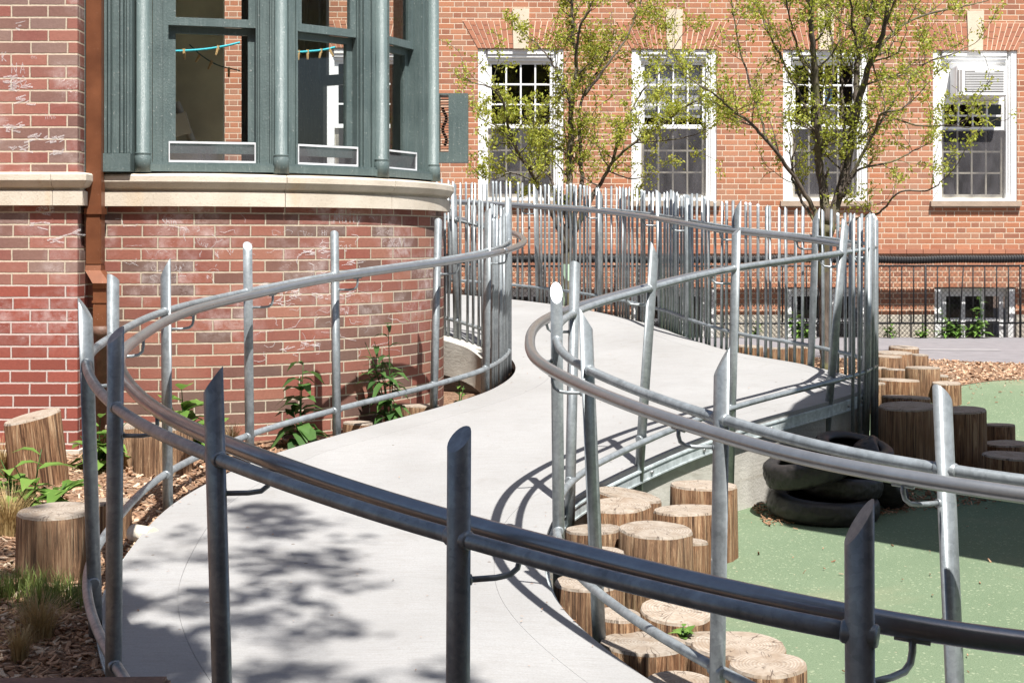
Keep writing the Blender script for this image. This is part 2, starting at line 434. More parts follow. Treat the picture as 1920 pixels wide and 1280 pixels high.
def catmull(pts, n=12):
    pts = [Vector(p) for p in pts]; out = []; tt = []
    ext = [pts[0]*2-pts[1]]+pts+[pts[-1]*2-pts[-2]]
    for i in range(len(pts)-1):
        p0, p1, p2, p3 = ext[i:i+4]
        for k in range(n):
            t = k/n; t2 = t*t; t3 = t2*t
            out.append(.5*((2*p1)+(p2-p0)*t+(2*p0-5*p1+4*p2-p3)*t2+(3*p1-p0-3*p2+p3)*t3)); tt.append(i+t)
    out.append(pts[-1]); tt.append(len(pts)-1)
    return out, tt
def uvquad(bm, uvl, cos_, uvs, mi=0):
    f = bm.faces.new([bm.verts.new(c) for c in cos_]); f.material_index = mi
    for l, q in zip(f.loops, uvs): l[uvl].uv = q
    return f
def leaf(bm, base, d, ln, w, droop=.4, mi=0, fold=.15):
    d = d.normalized(); side = d.cross(Vector((0, 0, 1)))
    if side.length < .05: side = Vector((1, 0, 0))
    side.normalize(); up = side.cross(d)
    prof = ((0, .12), (.3, .9), (.6, .85), (1, .0)); rows = []
    for t, k in prof:
        c = base+d*ln*t-Vector((0, 0, 1))*droop*ln*t*t
        if k == 0: rows.append([bm.verts.new(c)])
        else: rows.append([bm.verts.new(c-side*w*.5*k+up*fold*w*k), bm.verts.new(c), bm.verts.new(c+side*w*.5*k+up*fold*w*k)])
    for a, b in zip(rows, rows[1:]):
        if len(b) == 3:
            for q in range(2):
                f = bm.faces.new((a[q], a[q+1], b[q+1], b[q])); f.material_index = mi; f.smooth = True
        else:
            for q in range(2):
                f = bm.faces.new((a[q], a[q+1], b[0])); f.material_index = mi; f.smooth = True
def tinyleaf(bm, p, s, mi=0):
    d = Vector((random.gauss(0, 1), random.gauss(0, 1), random.gauss(.2, .8))).normalized()
    a = d.orthogonal().normalized(); b = d.cross(a)
    ang = random.random()*6.28; u = a*cos(ang)+b*sin(ang); v = d.cross(u)
    vs = [bm.verts.new(p+u*s*x+v*s*y+d*s*z) for x, y, z in ((-.5, 0, 0), (-.05, -.27, .08), (.5, 0, 0), (-.05, .27, .08))]
    f = bm.faces.new((vs[0], vs[1], vs[2])); f.material_index = mi
    f = bm.faces.new((vs[0], vs[2], vs[3])); f.material_index = mi
# ------------------------------------------------------------------ ground
CEN = [(2, .8), (4, -.1), (5, -.7), (6, -.6), (7, -.3), (8, .2), (9, .8), (12, 1.0)]
HL = [(0, -.5), (3, -.36), (4, -.28), (4.8, -.2), (5.6, -.155), (6.65, -.085), (7.5, -.02), (8.2, .04), (10, .08), (12, .04), (14, 0)]
HR = [(0, -.6), (4, -.46), (5, -.42), (6, -.38), (7.8, -.31), (8.8, -.29), (12, -.02), (13, 0)]
def gh(x, y):
    c = interp(CEN, y)
    z = lerp(interp(HL, y), interp(HR, y), smooth(c-.3, c+.3, x))
    return z+.012*mnoise.noise(Vector((x*1.3, y*1.3, 0)))*smooth(16, 13, y) if y < 16 else z
def grid_sheet(name, mat, us, vs, fn, lift=0.0, kind='structure'):
    bm = bmesh.new(); rows = []
    for v in vs:
        r = []
        for u in us:
            x, y = fn(u, v); r.append(bm.verts.new((x, y, gh(x, y)+lift)))
        rows.append(r)
    for a, b in zip(rows, rows[1:]):
        for i in range(len(us)-1):
            f = bm.faces.new((a[i], a[i+1], b[i+1], b[i])); f.smooth = True
    return struct(obj(name, bm, mat), kind)
def rng(a, b, s):
    n = int(round((b-a)/s)); return [a+(b-a)*i/n for i in range(n+1)]
gx = [-400, -150, -60, -25, -12]+rng(-8, 10, .3)+[16, 30, 70, 160, 400]
gy = [-400, -150, -60, -25, -12]+rng(-6, 20, .3)+[30, 70, 160, 400]
grid_sheet('ground', 'soil', gx, gy, lambda u, v: (u, v), -.014)
def yend(x): return interp([(1, 11.4), (2.5, 11.6), (3.4, 11.85), (3.8, 12.0), (4.5, 12.4), (10, 13)], x)+.06*sin(x*5)
def yend2(x): return interp([(2, 14.6), (3.5, 14.35), (4.2, 14.1), (5, 13.7), (10, 13.4)], x)+.03*sin(x*9+1)
us = rng(0, 1, .02)
grid_sheet('playground_surface', 'green_rubber', us, rng(0, 1, .01), lambda u, v: ((lambda y: (lerp(interp(CEN, y)+.25, 9, u), y))(lerp(-3, 11.4, v)) if False else (lambda x: (x, lerp(-3, yend(x), v)))(lerp(-.2, 9, u))), 0)
grid_sheet('mulch_bed', 'mulch', rng(-7, 9, .15), rng(0, 1, .1), lambda u, v: (u, lerp(yend(u)-.02, yend2(u)+.02, v)), .004)
grid_sheet('mulch_bed', 'mulch', rng(0, 1, .03), rng(-1, 13, .15), lambda u, v: (lerp(-7, interp(CEN, v), u), v), .002)
grid_sheet('pavement', 'asphalt', rng(-9, 14, .25), rng(0, 1, .05), lambda u, v: (u, lerp(yend2(u), 17.46, v)), .008)
bm = bmesh.new()
for x0, x1 in ((4.42, 5.28),):
    q = [bm.verts.new((x, y, gh(x, y)+.013)) for x, y in ((x0, 15.38), (x1, 15.33), (x1, 15.47), (x0, 15.5))]; bm.faces.new(q)
struct(obj('painted_line', bm, 'white_line'))

# ------------------------------------------------------------------ ramp curves
AJ = [Vector((2.3, 2.0, .40)), Vector((1.4, 2.2, .485)), P(1612, 1187, 2.33), P(860, 1008, 2.85), P(404, 858, 3.4), P(216, 762, 4.2), P(163, 680, 4.95), P(212, 630, 5.75),
      P(311, 583, 6.65), P(465, 546, 7.5), P(628, 515, 8.0), P(820, 488, 8.75), P(914, 470, 9.25), P(953, 452, 9.85), P(930, 434, 10.45), P(852, 412, 10.75), P(795, 404, 11.0), P(690, 392, 11.4)]
BJ = [Vector((2.3, 3.0, .545)), P(1773, 880, 3.68), P(1352, 785, 4.3), P(1102, 692, 5.05), P(1044, 637, 5.7), P(1076, 587, 6.5), P(1222, 540, 7.2), P(1379, 503, 7.8), P(1580, 474, 8.6),
      P(1629, 465, 8.9), P(1634, 459, 9.3), P(1529, 444, 9.85), P(1383, 428, 10.3), P(1290, 412, 10.9), P(1235, 403, 11.5), P(1126, 391, 12.3), P(1005, 384, 13.1), P(850, 376, 13.6), P(700, 370, 13.9)]
NS = 14
AC, AT = catmull(AJ, NS); BC, BT = catmull(BJ, NS)
def normals(pts, sgn):
    out = []
    for i in range(len(pts)):
        t = pts[min(i+1, len(pts)-1)]-pts[max(i-1, 0)]; t.z = 0; t.normalize()
        out.append(Vector((t.y, -t.x, 0))*sgn)
    return out
AN = normals(AC, 1); BN = normals(BC, -1)
SLAB = .89
def curve_at(C, N, t, off, dz):
    f = t*NS; i = min(int(f), len(C)-2); k = f-i
    n = N[i].lerp(N[i+1], k)
    return C[i].lerp(C[i+1], k)+n*off+Vector((0, 0, dz))
EDGE = .05
# cross lines of the slab: (station on outer rail, station on inner rail)
PAIR = [(0, 0), (1.2, .5), (2, 1), (3, 2), (4, 3), (5, 3.6), (6, 4), (7, 4.5), (8, 5), (9, 5.5), (10, 6), (11, 7), (12, 8), (12.3, 9), (12.6, 10.2), (12.8, 11.3), (13.1, 13), (13.6, 15), (15, 16), (17, 18)]
PA = [(i, a) for i, (a, b) in enumerate(PAIR)]; PB = [(i, b) for i, (a, b) in enumerate(PAIR)]
ST = rng(0, len(PAIR)-1, 1/10)
def strip(bm, L, R, n=1, skirt=.05):
    g = []
    for a, b in zip(L, R): g.append([bm.verts.new(a.lerp(b, k/n)) for k in range(n+1)])
    for r0, r1 in zip(g, g[1:]):
        for k in range(n):
            f = bm.faces.new((r0[k], r0[k+1], r1[k+1], r1[k])); f.smooth = True
    for side in (0, n):
        hi = [bm.verts.new(r[side].co) for r in g]; low = [bm.verts.new(r[side].co-Vector((0, 0, skirt))) for r in g]
        for i in range(len(g)-1): bm.faces.new((hi[i], hi[i+1], low[i+1], low[i]))
BAND = .26
eA = [curve_at(AC, AN, interp(PA, s), EDGE, -SLAB) for s in ST]; oA = [curve_at(AC, AN, interp(PA, s), EDGE+BAND, -SLAB+.002) for s in ST]
eB = [curve_at(BC, BN, interp(PB, s), EDGE, -SLAB) for s in ST]; oB = [curve_at(BC, BN, interp(PB, s), EDGE+.20, -SLAB+.002) for s in ST]
bm = bmesh.new()
strip(bm, eA, oA, 2); strip(bm, oB, eB, 2)
gap = .0016
iA = [a+(b-a).normalized()*gap for a, b in zip(oA, oB)]; iB = [b+(a-b).normalized()*gap for a, b in zip(oA, oB)]
strip(bm, iA, iB, 8)
dz_ = Vector((0, 0, -.004)); strip(bm, [q+dz_ for q in oA], [q+dz_ for q in iA]); strip(bm, [q+dz_ for q in iB], [q+dz_ for q in oB])
struct(obj('ramp', bm, 'ramp_concrete'))

def ribbon_wall(bm, pts, nrm, off0, off1, ztop, zbot, mi=0):
    """closed band between two offsets, ztop/zbot: functions of the index"""
    rows = []
    for i, (p, n) in enumerate(zip(pts, nrm)):
        a = p+n*off0; b = p+n*off1
        rows.append([bm.verts.new((q.x, q.y, z)) for q, z in ((a, ztop(i)), (b, ztop(i)), (b, zbot(i)), (a, zbot(i)))])
    for r0, r1 in zip(rows, rows[1:]):
        for k in range(4):
            f = bm.faces.new((r0[k], r0[(k+1) % 4], r1[(k+1) % 4], r1[k])); f.material_index = mi
    bm.faces.new(rows[0]); bm.faces.new(rows[-1][::-1])
# steel edge channel and the concrete wall under each edge
def edge_parts(C, N, i0, i1, label_w, label_s, wall=True):
    pts = C[i0:i1]; nr = N[i0:i1]
    bm = bmesh.new(); z = lambda i: pts[i].z-SLAB
    ribbon_wall(bm, pts, nr, EDGE-.014, EDGE-.004, lambda i: z(i)-.022, lambda i: z(i)-.092)
    ribbon_wall(bm, pts, nr, EDGE-.020, EDGE-.0145, lambda i: z(i)-.026, lambda i: z(i)-.034)
    ribbon_wall(bm, pts, nr, EDGE-.020, EDGE-.0145, lambda i: z(i)-.082, lambda i: z(i)-.090)
    bolts = bmesh.new()
    for i in range(4, len(pts), 9):
        p = pts[i]+nr[i]*(EDGE-.0145); p.z = z(i)-.058
        tube(bolts, [p, p-nr[i]*.009], .009, 8)
    c = pts[len(pts)//2]
    t = thing('edge_channel', label_s, 'steel channel', (c.x, c.y, c.z-SLAB-.13))
    obj('channel', bm, 'edge_steel', t); obj('bolt_heads', bolts, 'bolt_steel', t)
    if wall:
        bm = bmesh.new()
        ribbon_wall(bm, pts, nr, EDGE+.012, EDGE+.16, lambda i: z(i)-.055, lambda i: gh(pts[i].x, pts[i].y)-.35)
        o = obj('retaining_wall', bm, 'wall_concrete'); tag(o, label_w, 'retaining wall')
        recentre(o, (c.x, c.y, gh(c.x, c.y)))
edge_parts(BC, BN, 0, int(8.05*NS), 'board-marked concrete wall holding up the ramp beside the log steps and tyres', 'grey steel channel with bolts edging the ramp above the log steps')
edge_parts(BC, BN, int(8.05*NS)-1, len(BC), 'concrete wall under the ramp behind the curved picket fence', 'grey steel channel along the ramp at the foot of the tall picket fence')
edge_parts(AC, AN, 0, int(12.6*NS), 'low concrete wall under the ramp edge beside the mulch bed', 'thin steel channel edging the ramp beside the mulch bed')

# ------------------------------------------------------------------ posts, rails, brackets
def cut_post(bm, base, top, r, az, slope, seg=20):
    """pipe from base to the high tip of its slanted cut; az = direction of the high side, slope = rise per diameter"""
    ax = (top-base); ux = ax.x/ax.z; uy = ax.y/ax.z
    d = Vector((cos(radians(az)), sin(radians(az))))
    lo = []; hi = []
    mid = top.z-slope*r
    for k in range(seg):
        a = 2*pi*k/seg; c = Vector((cos(a), sin(a)))
        zt = mid+slope*r*c.dot(d)
        lo.append(bm.verts.new((base.x+c.x*r, base.y+c.y*r, base.z)))
        dz = zt-base.z
        hi.append(bm.verts.new((base.x+ux*dz+c.x*r, base.y+uy*dz+c.y*r, zt)))
    for k in range(seg):
        f = bm.faces.new((lo[k], lo[(k+1) % seg], hi[(k+1) % seg], hi[k])); f.smooth = True
    bm.faces.new(hi); bm.faces.new(lo[::-1])
PR = .0242
def joint(C, idx): return C[idx*NS].copy()
def add_post(parent, C, idx, px_top, y_top, az, slope, base=None, hole=False, r=PR):
    J = joint(C, idx); T = P(px_top, y_top, J.y)
    tl = (T.x-J.x)/(T.z-J.z)
    zb = (J.z-SLAB-.22) if base is None else base(J)
    B = Vector((J.x-tl*(J.z-zb), J.y, zb))
    bm = bmesh.new(); cut_post(bm, B, T, r, az, slope)
    # weld collars where the rails meet the post
    for dz, rr in ((0, .0205), (-.76, .0205)):
        if C is not BC or idx < 9:
            p = Vector((J.x+tl*dz, J.y, J.z+dz)); tg = (C[min(idx*NS+1, len(C)-1)]-C[idx*NS-1]).normalized()
            tube(bm, [p-tg*(r+.006), p-tg*(r+.001), p+tg*(r+.001), p+tg*(r+.006)], [rr-.003, rr, rr, rr-.003], 12)
    o = obj('post', bm, 'galvanised', parent)
    return o
HOFF = .108
def bracket(parent, C, N, idx):
    i = idx*NS; J = C[i]; n = N[i]; tg = (C[i+1]-C[i-1]).normalized()
    h = J+n*HOFF+Vector((0, 0, -.004 if C is AC else -.016))
    z0 = J.z-.085
    sg = (-1 if idx <= 5 else 1) if C is AC else (-1 if 4 <= idx <= 8 else 1)
    q = (n*HOFF+tg*sg*.07); m_ = q.normalized(); b = bmesh.new(); q.z = 0; h.z += tg.z*sg*.07
    pts = [J+m_*(PR-.004), J+q*.6, J+q*.84, J+q*.96, J+q, J+q]
    zs = [z0, z0, z0+.004, z0+.016, z0+.035, h.z-.018]
    pts = [Vector((p.x, p.y, z)) for p, z in zip(pts, zs)]
    tube(b, pts, .0065, 8)
    e = pts[-1]
    tube(b, [e-tg*.03+Vector((0, 0, -.003)), e+tg*.03+Vector((0, 0, -.003))], .006, 6)
    tube(b, [pts[0]-m_*.002, pts[0]+m_*.006], .0115, 10)
    return obj('rail_bracket', b, 'galvanised', parent)
def rail(parent, C, N, i0, i1, off, dz, r, name, mat, zfun=None):
    pts = [C[i]+N[i]*off+Vector((0, 0, dz)) for i in range(i0, i1+1)]
    bm = bmesh.new(); tube(bm, pts, r, 14)
    return obj(name, bm, mat, parent)
SR = .0165; HR_ = .0212
c0 = joint(AC, 3)
outer = thing('guardrail', 'dark steel railing sweeping across the foreground and round the left side of the ramp', 'railing', (c0.x, c0.y, c0.z-SLAB))
APOST = [(2, 1611, 935, 5, 1.55), (3, 861, 800, 50, 1.0), (4, 399, 686, 0, 1.35), (5, 217, 612, 45, 1.0), (6, 159, 558, 180, 1.6), (7, 212, 513, 235, .7),
         (8, 310, 484, 0, 1.9), (9, 464, 453, 110, 1.0), (10, 627, 432, 270, .8), (11, 822, 409, 270, .9), (12, 915, 388, 10, .8)]
for idx, px, y, az, sl in APOST:
    add_post(outer, AC, idx, px, y, az, sl); bracket(outer, AC, AN, idx)
rail(outer, AC, AN, 2*NS, 12*NS, 0, 0, SR, 'top_rail', 'galvanised')
rail(outer, AC, AN, 2*NS, 12*NS, 0, -.76, SR, 'bottom_rail', 'galvanised')
rail(outer, AC, AN, NS//2, 12*NS, HOFF, -.004, HR_, 'handrail', 'handrail_steel')
c0 = joint(BC, 4)
inner = thing('guardrail', 'sunlit galvanised railing round the inner bend of the ramp beside the log steps', 'railing', (c0.x, c0.y, c0.z-SLAB))
BPOST = [(1, 1766, 719, 215, 1.2), (2, 1354, 648, 0, 1.9), (3, 1097, 574, 180, 1.7), (4, 1043, 529, 92, 1.75), (5, 1078, 489, 250, .6), (6, 1228, 452, 190, 2.0), (7, 1381, 428, 20, .8), (8, 1586, 408, 170, 1.2)]
for idx, px, y, az, sl in BPOST:
    add_post(inner, BC, idx, px, y, az, sl, base=lambda J: J.z-SLAB-(.42 if J.y > 4 else .3)); bracket(inner, BC, BN, idx)
rail(inner, BC, BN, 3, 8*NS, 0, 0, SR, 'top_rail', 'galvanised')
rail(inner, BC, BN, 3, 8*NS, 0, -.76, SR, 'bottom_rail', 'galvanised')
rail(inner, BC, BN, 0, 8*NS, HOFF, -.016, HR_, 'handrail', 'handrail_steel')

# ------------------------------------------------------------------ picket fences
def picket_mesh():
    bm = bmesh.new(); cut_post(bm, Vector((0, 0, 0)), Vector((0, 0, 1)), .0108, 0, 0, 10)
    for v in bm.verts:
        if v.co.z > .9: v.co.z += v.co.x*1.1/1.3*1.0
    me = bpy.data.meshes.new('picket'); bm.to_mesh(me); bm.free(); me.materials.append(M['galvanised']); return me
PK = picket_mesh()
def pickets(parent, C, N, t0, t1, top, bot, step, posts=()):
    root = wl(parent); out = []
    # walk along the rail by arc length
    cum = [0.0]
    for a_, b_ in zip(C, C[1:]): cum.append(cum[-1]+(b_-a_).length)
    s = cum[int(t0*NS)]+step; end = cum[int(t1*NS)]; j = 0
    while s < end:
        while cum[j+1] < s: j += 1
        k = (s-cum[j])/(cum[j+1]-cum[j]); p = C[j].lerp(C[j+1], k)-N[j]*.006; tt = (j+k)/NS
        s += step*random.choice((.72, 1.0, 1.28, 1.0))
        if any((p-C[q*NS]).length < .04 for q in posts): continue
        o = bpy.data.objects.new('picket', PK); COL.objects.link(o); o.parent = parent
        zb = p.z-SLAB+bot(tt); zt = p.z-SLAB+top(tt)+random.uniform(-.008, .008)
        o.location = Vector((p.x, p.y, zb))-root; o.scale = (1, 1, zt-zb)
        o.rotation_euler = (random.gauss(0, .004), random.gauss(0, .006), random.choice((0, 3.1, 1.5, 4.7)))
        out.append(o)
    return out
c0 = joint(BC, 12)
tall = thing('picket_fence', 'tall curved fence of thin galvanised bars round the far side of the ramp', 'fence', (c0.x, c0.y, c0.z-SLAB))
FPOST = [(9, 1630, 402, 270, .6), (10, 1637, 398, 150, .8), (11, 1531, 388, 0, 2.0), (12, 1384, 374, 0, 1.6), (13, 1290, 364, 120, .8), (14, 1234, 355, 180, .8), (15, 1126, 349, 180, 2.0), (16, 1004, 344, 180, 1.6), (17, 852, 338, 180, 1.0)]
for idx, px, y, az, sl in FPOST:
    add_post(tall, BC, idx, px, y, az, sl, base=lambda J: J.z-SLAB-.25)
    bracket(tall, BC, BN, idx)
pk = pickets(tall, BC, BN, 8.08, 17.6, lambda t: 1.075+.01*sin(t*7), lambda t: -.33 if t < 10 else -.16, .062, range(8, 19))
if len(pk) > 100:
    bm = bmesh.new()
    for o in pk[100:]:
        n0 = len(bm.verts); bm.from_mesh(PK); mm = Matrix.LocRotScale(o.location, o.rotation_euler, o.scale)
        for v in list(bm.verts)[n0:]: v.co = mm@v.co
        bpy.data.objects.remove(o)
    bmesh.ops.translate(bm, verts=bm.verts, vec=wl(tall)); struct(obj('pickets', bm, 'galvanised', tall), 'stuff'); pk = pk[:100]
rail(tall, BC, BN, 8*NS, 18*NS, 0, 0, .012, 'top_rail', 'galvanised')
rail(tall, BC, BN, 8*NS, 18*NS, 0, -.76, .014, 'bottom_rail', 'galvanised')
rail(tall, BC, BN, 8*NS, 18*NS, HOFF, -.016, HR_, 'handrail', 'handrail_steel')
c0 = joint(AC, 13)
short = thing('picket_fence', 'short tightly curved bar fence where the ramp passes the corner of the bay', 'fence', (c0.x, c0.y, c0.z-SLAB))
for idx, px, y, az, sl in [(15, 851, 356, 180, 1.0), (13, 953, 366, 180, .6)]:
    add_post(short, AC, idx, px, y, az, sl, base=lambda J: J.z-SLAB-.02)
pk2 = pickets(short, AC, AN, 12.1, 16.4, lambda t: 1.08, lambda t: -.10 if t < 13.4 else .0, .055, (12, 13, 15))
rail(short, AC, AN, 12*NS, 17*NS, 0, 0, .012, 'top_rail', 'galvanised')
rail(short, AC, AN, 12*NS, 17*NS, 0, -.76, .014, 'bottom_rail', 'galvanised')
rail(short, AC, AN, 12*NS, 17*NS, HOFF, -.004, HR_, 'handrail', 'handrail_steel')
print('pickets', len(pk), len(pk2))
# plinth under the short fence, with a wire mesh skirt below it
i0 = int(13.75*NS); pts = AC[i0:]; nr = AN[i0:]
bm = bmesh.new(); ribbon_wall(bm, pts, nr, -.16, EDGE+.0, lambda i: pts[i].z-SLAB-.004, lambda i: pts[i].z-SLAB-.26)
o = obj('concrete_plinth', bm, 'wall_concrete'); tag(o, 'rough concrete plinth under the short bar fence beside the bay', 'plinth'); recentre(o, (pts[9].x, pts[9].y, pts[9].z-SLAB-.26))
bm = bmesh.new()
L = [p-n*.10 for p, n in zip(pts, nr)]
for lv in range(0, 22):
    tube(bm, [Vector((p.x, p.y, .06+lv*.0145+.004*((i+lv) % 2))) for i, p in enumerate(L[:44])], .0018, 4, False)
for i in range(0, 44):
    for k in range(3):
        if i+1 < len(L):
            q = L[i].lerp(L[min(i+1, len(L)-1)], k/3)
            tube(bm, [(q.x, q.y, .03), (q.x, q.y, .40)], .0018, 4, False)
o = obj('mesh_skirt', bm, 'bolt_steel'); tag(o, 'fine wire mesh panel closing the gap below the concrete plinth', 'wire mesh'); recentre(o, (L[10].x, L[10].y, .05))
# backing so the void below the plinth reads dark
# ------------------------------------------------------------------ near building with the round bay
CX, CY, R = -2.12, 9.75, 1.65
def bayp(th, r=R): return Vector((CX+r*sin(radians(th)), CY-r*cos(radians(th)), 0))
PX = -2.417; PY = 7.91
house = thing('brick_building', 'old brick building with a round bay and worn green window frames', 'building', (-3.2, 8.6, 0))
def uvwall(bm, path, z0, z1, u0=0.0, zs=None, mi=0):
    uvl = bm.loops.layers.uv.verify(); u = u0
    zz = zs or [z0, z1]
    for a, b in zip(path, path[1:]):
        d = (b-a).length
        for za, zb in zip(zz, zz[1:]):
            uvquad(bm, uvl, [(a.x, a.y, za), (b.x, b.y, za), (b.x, b.y, zb), (a.x, a.y, zb)], [(u, za), (u+d, za), (u+d, zb), (u, zb)], mi)
        u += d
arc = [Vector((-2.46, 8.1, 0))]+[bayp(t) for t in rng(0, 183, 3)]
bm = bmesh.new(); uvwall(bm, arc, -.4, 1.42, .06)
bmesh.ops.remove_doubles(bm, verts=bm.verts, dist=1e-5)
baywall = obj('bay_wall', bm, 'brick_old', house, True)
baywall['label'] = 'curved dark red brick base of the bay with chalk scribbles'
bm = bmesh.new()
uvwall(bm, [Vector((-8, PY, 0)), Vector((PX, PY, 0)), Vector((PX, 8.1, 0))], -.4, 4.4, .066)
pier = obj('wall', bm, 'brick_pier', house)
bm = bmesh.new()
uvwall(bm, [Vector((-2.36, 11.5, 0)), Vector((-8, 11.5, 0)), Vector((-8, PY, 0))], -.4, 4.4)
box(bm, -8.1, -2.3, 7.8, 11.6, 4.4, 4.6)
obj('wall', bm, 'brick_old', house)
bm = bmesh.new(); box(bm, -8, PX+.02, PY-.035, PY+.1, -.4, .035)
obj('foundation', bm, 'foundation', house)
# stone ledge swept along pier and bay
PROF = [(-.05, 1.392), (.04, 1.392), (.04, 1.47), (.022, 1.478), (.022, 1.486), (.05, 1.497), (.062, 1.515), (.07, 1.53), (.07, 1.562), (.062, 1.572), (-.12, 1.59)]
def sweep(bm, pts, nr, prof):
    rows = [[bm.verts.new((p.x+n.x*o, p.y+n.y*o, z)) for o, z in prof] for p, n in zip(pts, nr)]
    for a, b in zip(rows, rows[1:]):
        for k in range(len(prof)-1): bm.faces.new((a[k], b[k], b[k+1], a[k+1]))
    bm.faces.new(rows[0]); bm.faces.new(rows[-1][::-1])
def ledge(t0, t1, straight=False):
    bm = bmesh.new(); ts = rng(t0, t1, 2)
    pts = [bayp(t) for t in ts]; nr = [Vector((sin(radians(t)), -cos(radians(t)), 0)) for t in ts]
    if straight: pts = [Vector((-2.34, 8.1, 0))]+pts; nr = [Vector((0, -1, 0))]+nr
    sweep(bm, pts, nr, PROF); obj('ledge', bm, 'limestone', house)
ledge(0, 28.3, True); ledge(28.45, 54.6); ledge(54.75, 100); ledge(100.2, 183)
bm = bmesh.new(); sweep(bm, [Vector((-8, PY, 0)), Vector((-2.545, PY, 0))], [Vector((0, -1, 0))]*2, PROF); obj('ledge', bm, 'limestone', house)
bm = bmesh.new(); sweep(bm, [Vector((-2.542, PY, 0)), Vector((PX, PY, 0)), Vector((PX, 8.1, 0))], [Vector((0, -1, 0)), Vector((1, -1, 0)), Vector((1, 0, 0))], PROF); obj('ledge', bm, 'limestone', house)
# rooms
fan = [bayp(t, 1.6) for t in rng(0, 183, 6)]
for nm, z, mt in (('floor', 1.45, 'interior_floor'), ('ceiling', 3.45, 'interior_wall')):
    bm = bmesh.new(); vs = [bm.verts.new((p.x, p.y, z)) for p in fan]+[bm.verts.new((-6, 11.35, z)), bm.verts.new((-6, 8.12, z))]
    bm.faces.new(vs); obj(nm, bm, mt, house)
bm = bmesh.new(); box(bm, -6, -2.36, 11.36, 11.42, 1.4, 3.5); box(bm, -6.06, -6, 8.1, 11.4, 1.4, 3.5)
box(bm, -6, -2.42, 8.15, 8.2, 1.4, 3.5)
box(bm, -3.6, -1.95, 9.6, 9.65, 1.45, 3.45)  # added divider, set near the windows to catch light bounced off the floor
obj('partition', bm, 'interior_dark', house)
bm = bmesh.new()
sweep(bm, [bayp(t) for t in rng(-1, 184, 3)], [Vector((sin(radians(t)), -cos(radians(t)), 0)) for t in rng(-1, 184, 3)], [(-.1, 3.42), (.02, 3.42), (.05, 3.6), (.12, 3.75), (.12, 3.85), (-.1, 3.9)])
obj('cornice', bm, 'green_paint', house)
bm = bmesh.new(); bm.faces.new([bm.verts.new((p.x, p.y, 3.88)) for p in [bayp(t) for t in rng(0, 180, 5)]+[Vector((-2.4, 11.4, 0)), Vector((-2.4, 8.1, 0))]])
obj('roof', bm, 'asphalt', house)
# left pilaster
bm = bmesh.new()
box(bm, -2.47, -2.15, 8.04, 8.14, 1.585, 3.42)
for x0, x1, d in ((-2.30, -2.285, .02), (-2.275, -2.262, .03), (-2.25, -2.215, .02), (-2.205, -2.19, .032), (-2.185, -2.176, .02), (-2.170, -2.157, .03)):
    box(bm, x0, x1, 8.04-d, 8.045, 1.69, 3.42)
box(bm, -2.33, -2.15, 8.005, 8.05, 1.585, 1.688)
obj('pilaster', bm, 'green_paint', house)
CT = [0.6, 28, 53, 76.5, 119, 140, 160, 180]
for th in CT:
    c = bayp(th, 1.648); bm = bmesh.new()
    tube(bm, [c+Vector((0, 0, z)) for z in (1.585, 1.678, 1.684, 1.69, 1.697, 1.70, 3.42)], [.047, .045, .040, .044, .044, .037, .036], 20)
    obj('column', bm, 'green_paint', house, None)
def mapped(bm, verts0, mat):
    for v in list(bm.verts)[verts0:]: v.co = mat@v.co
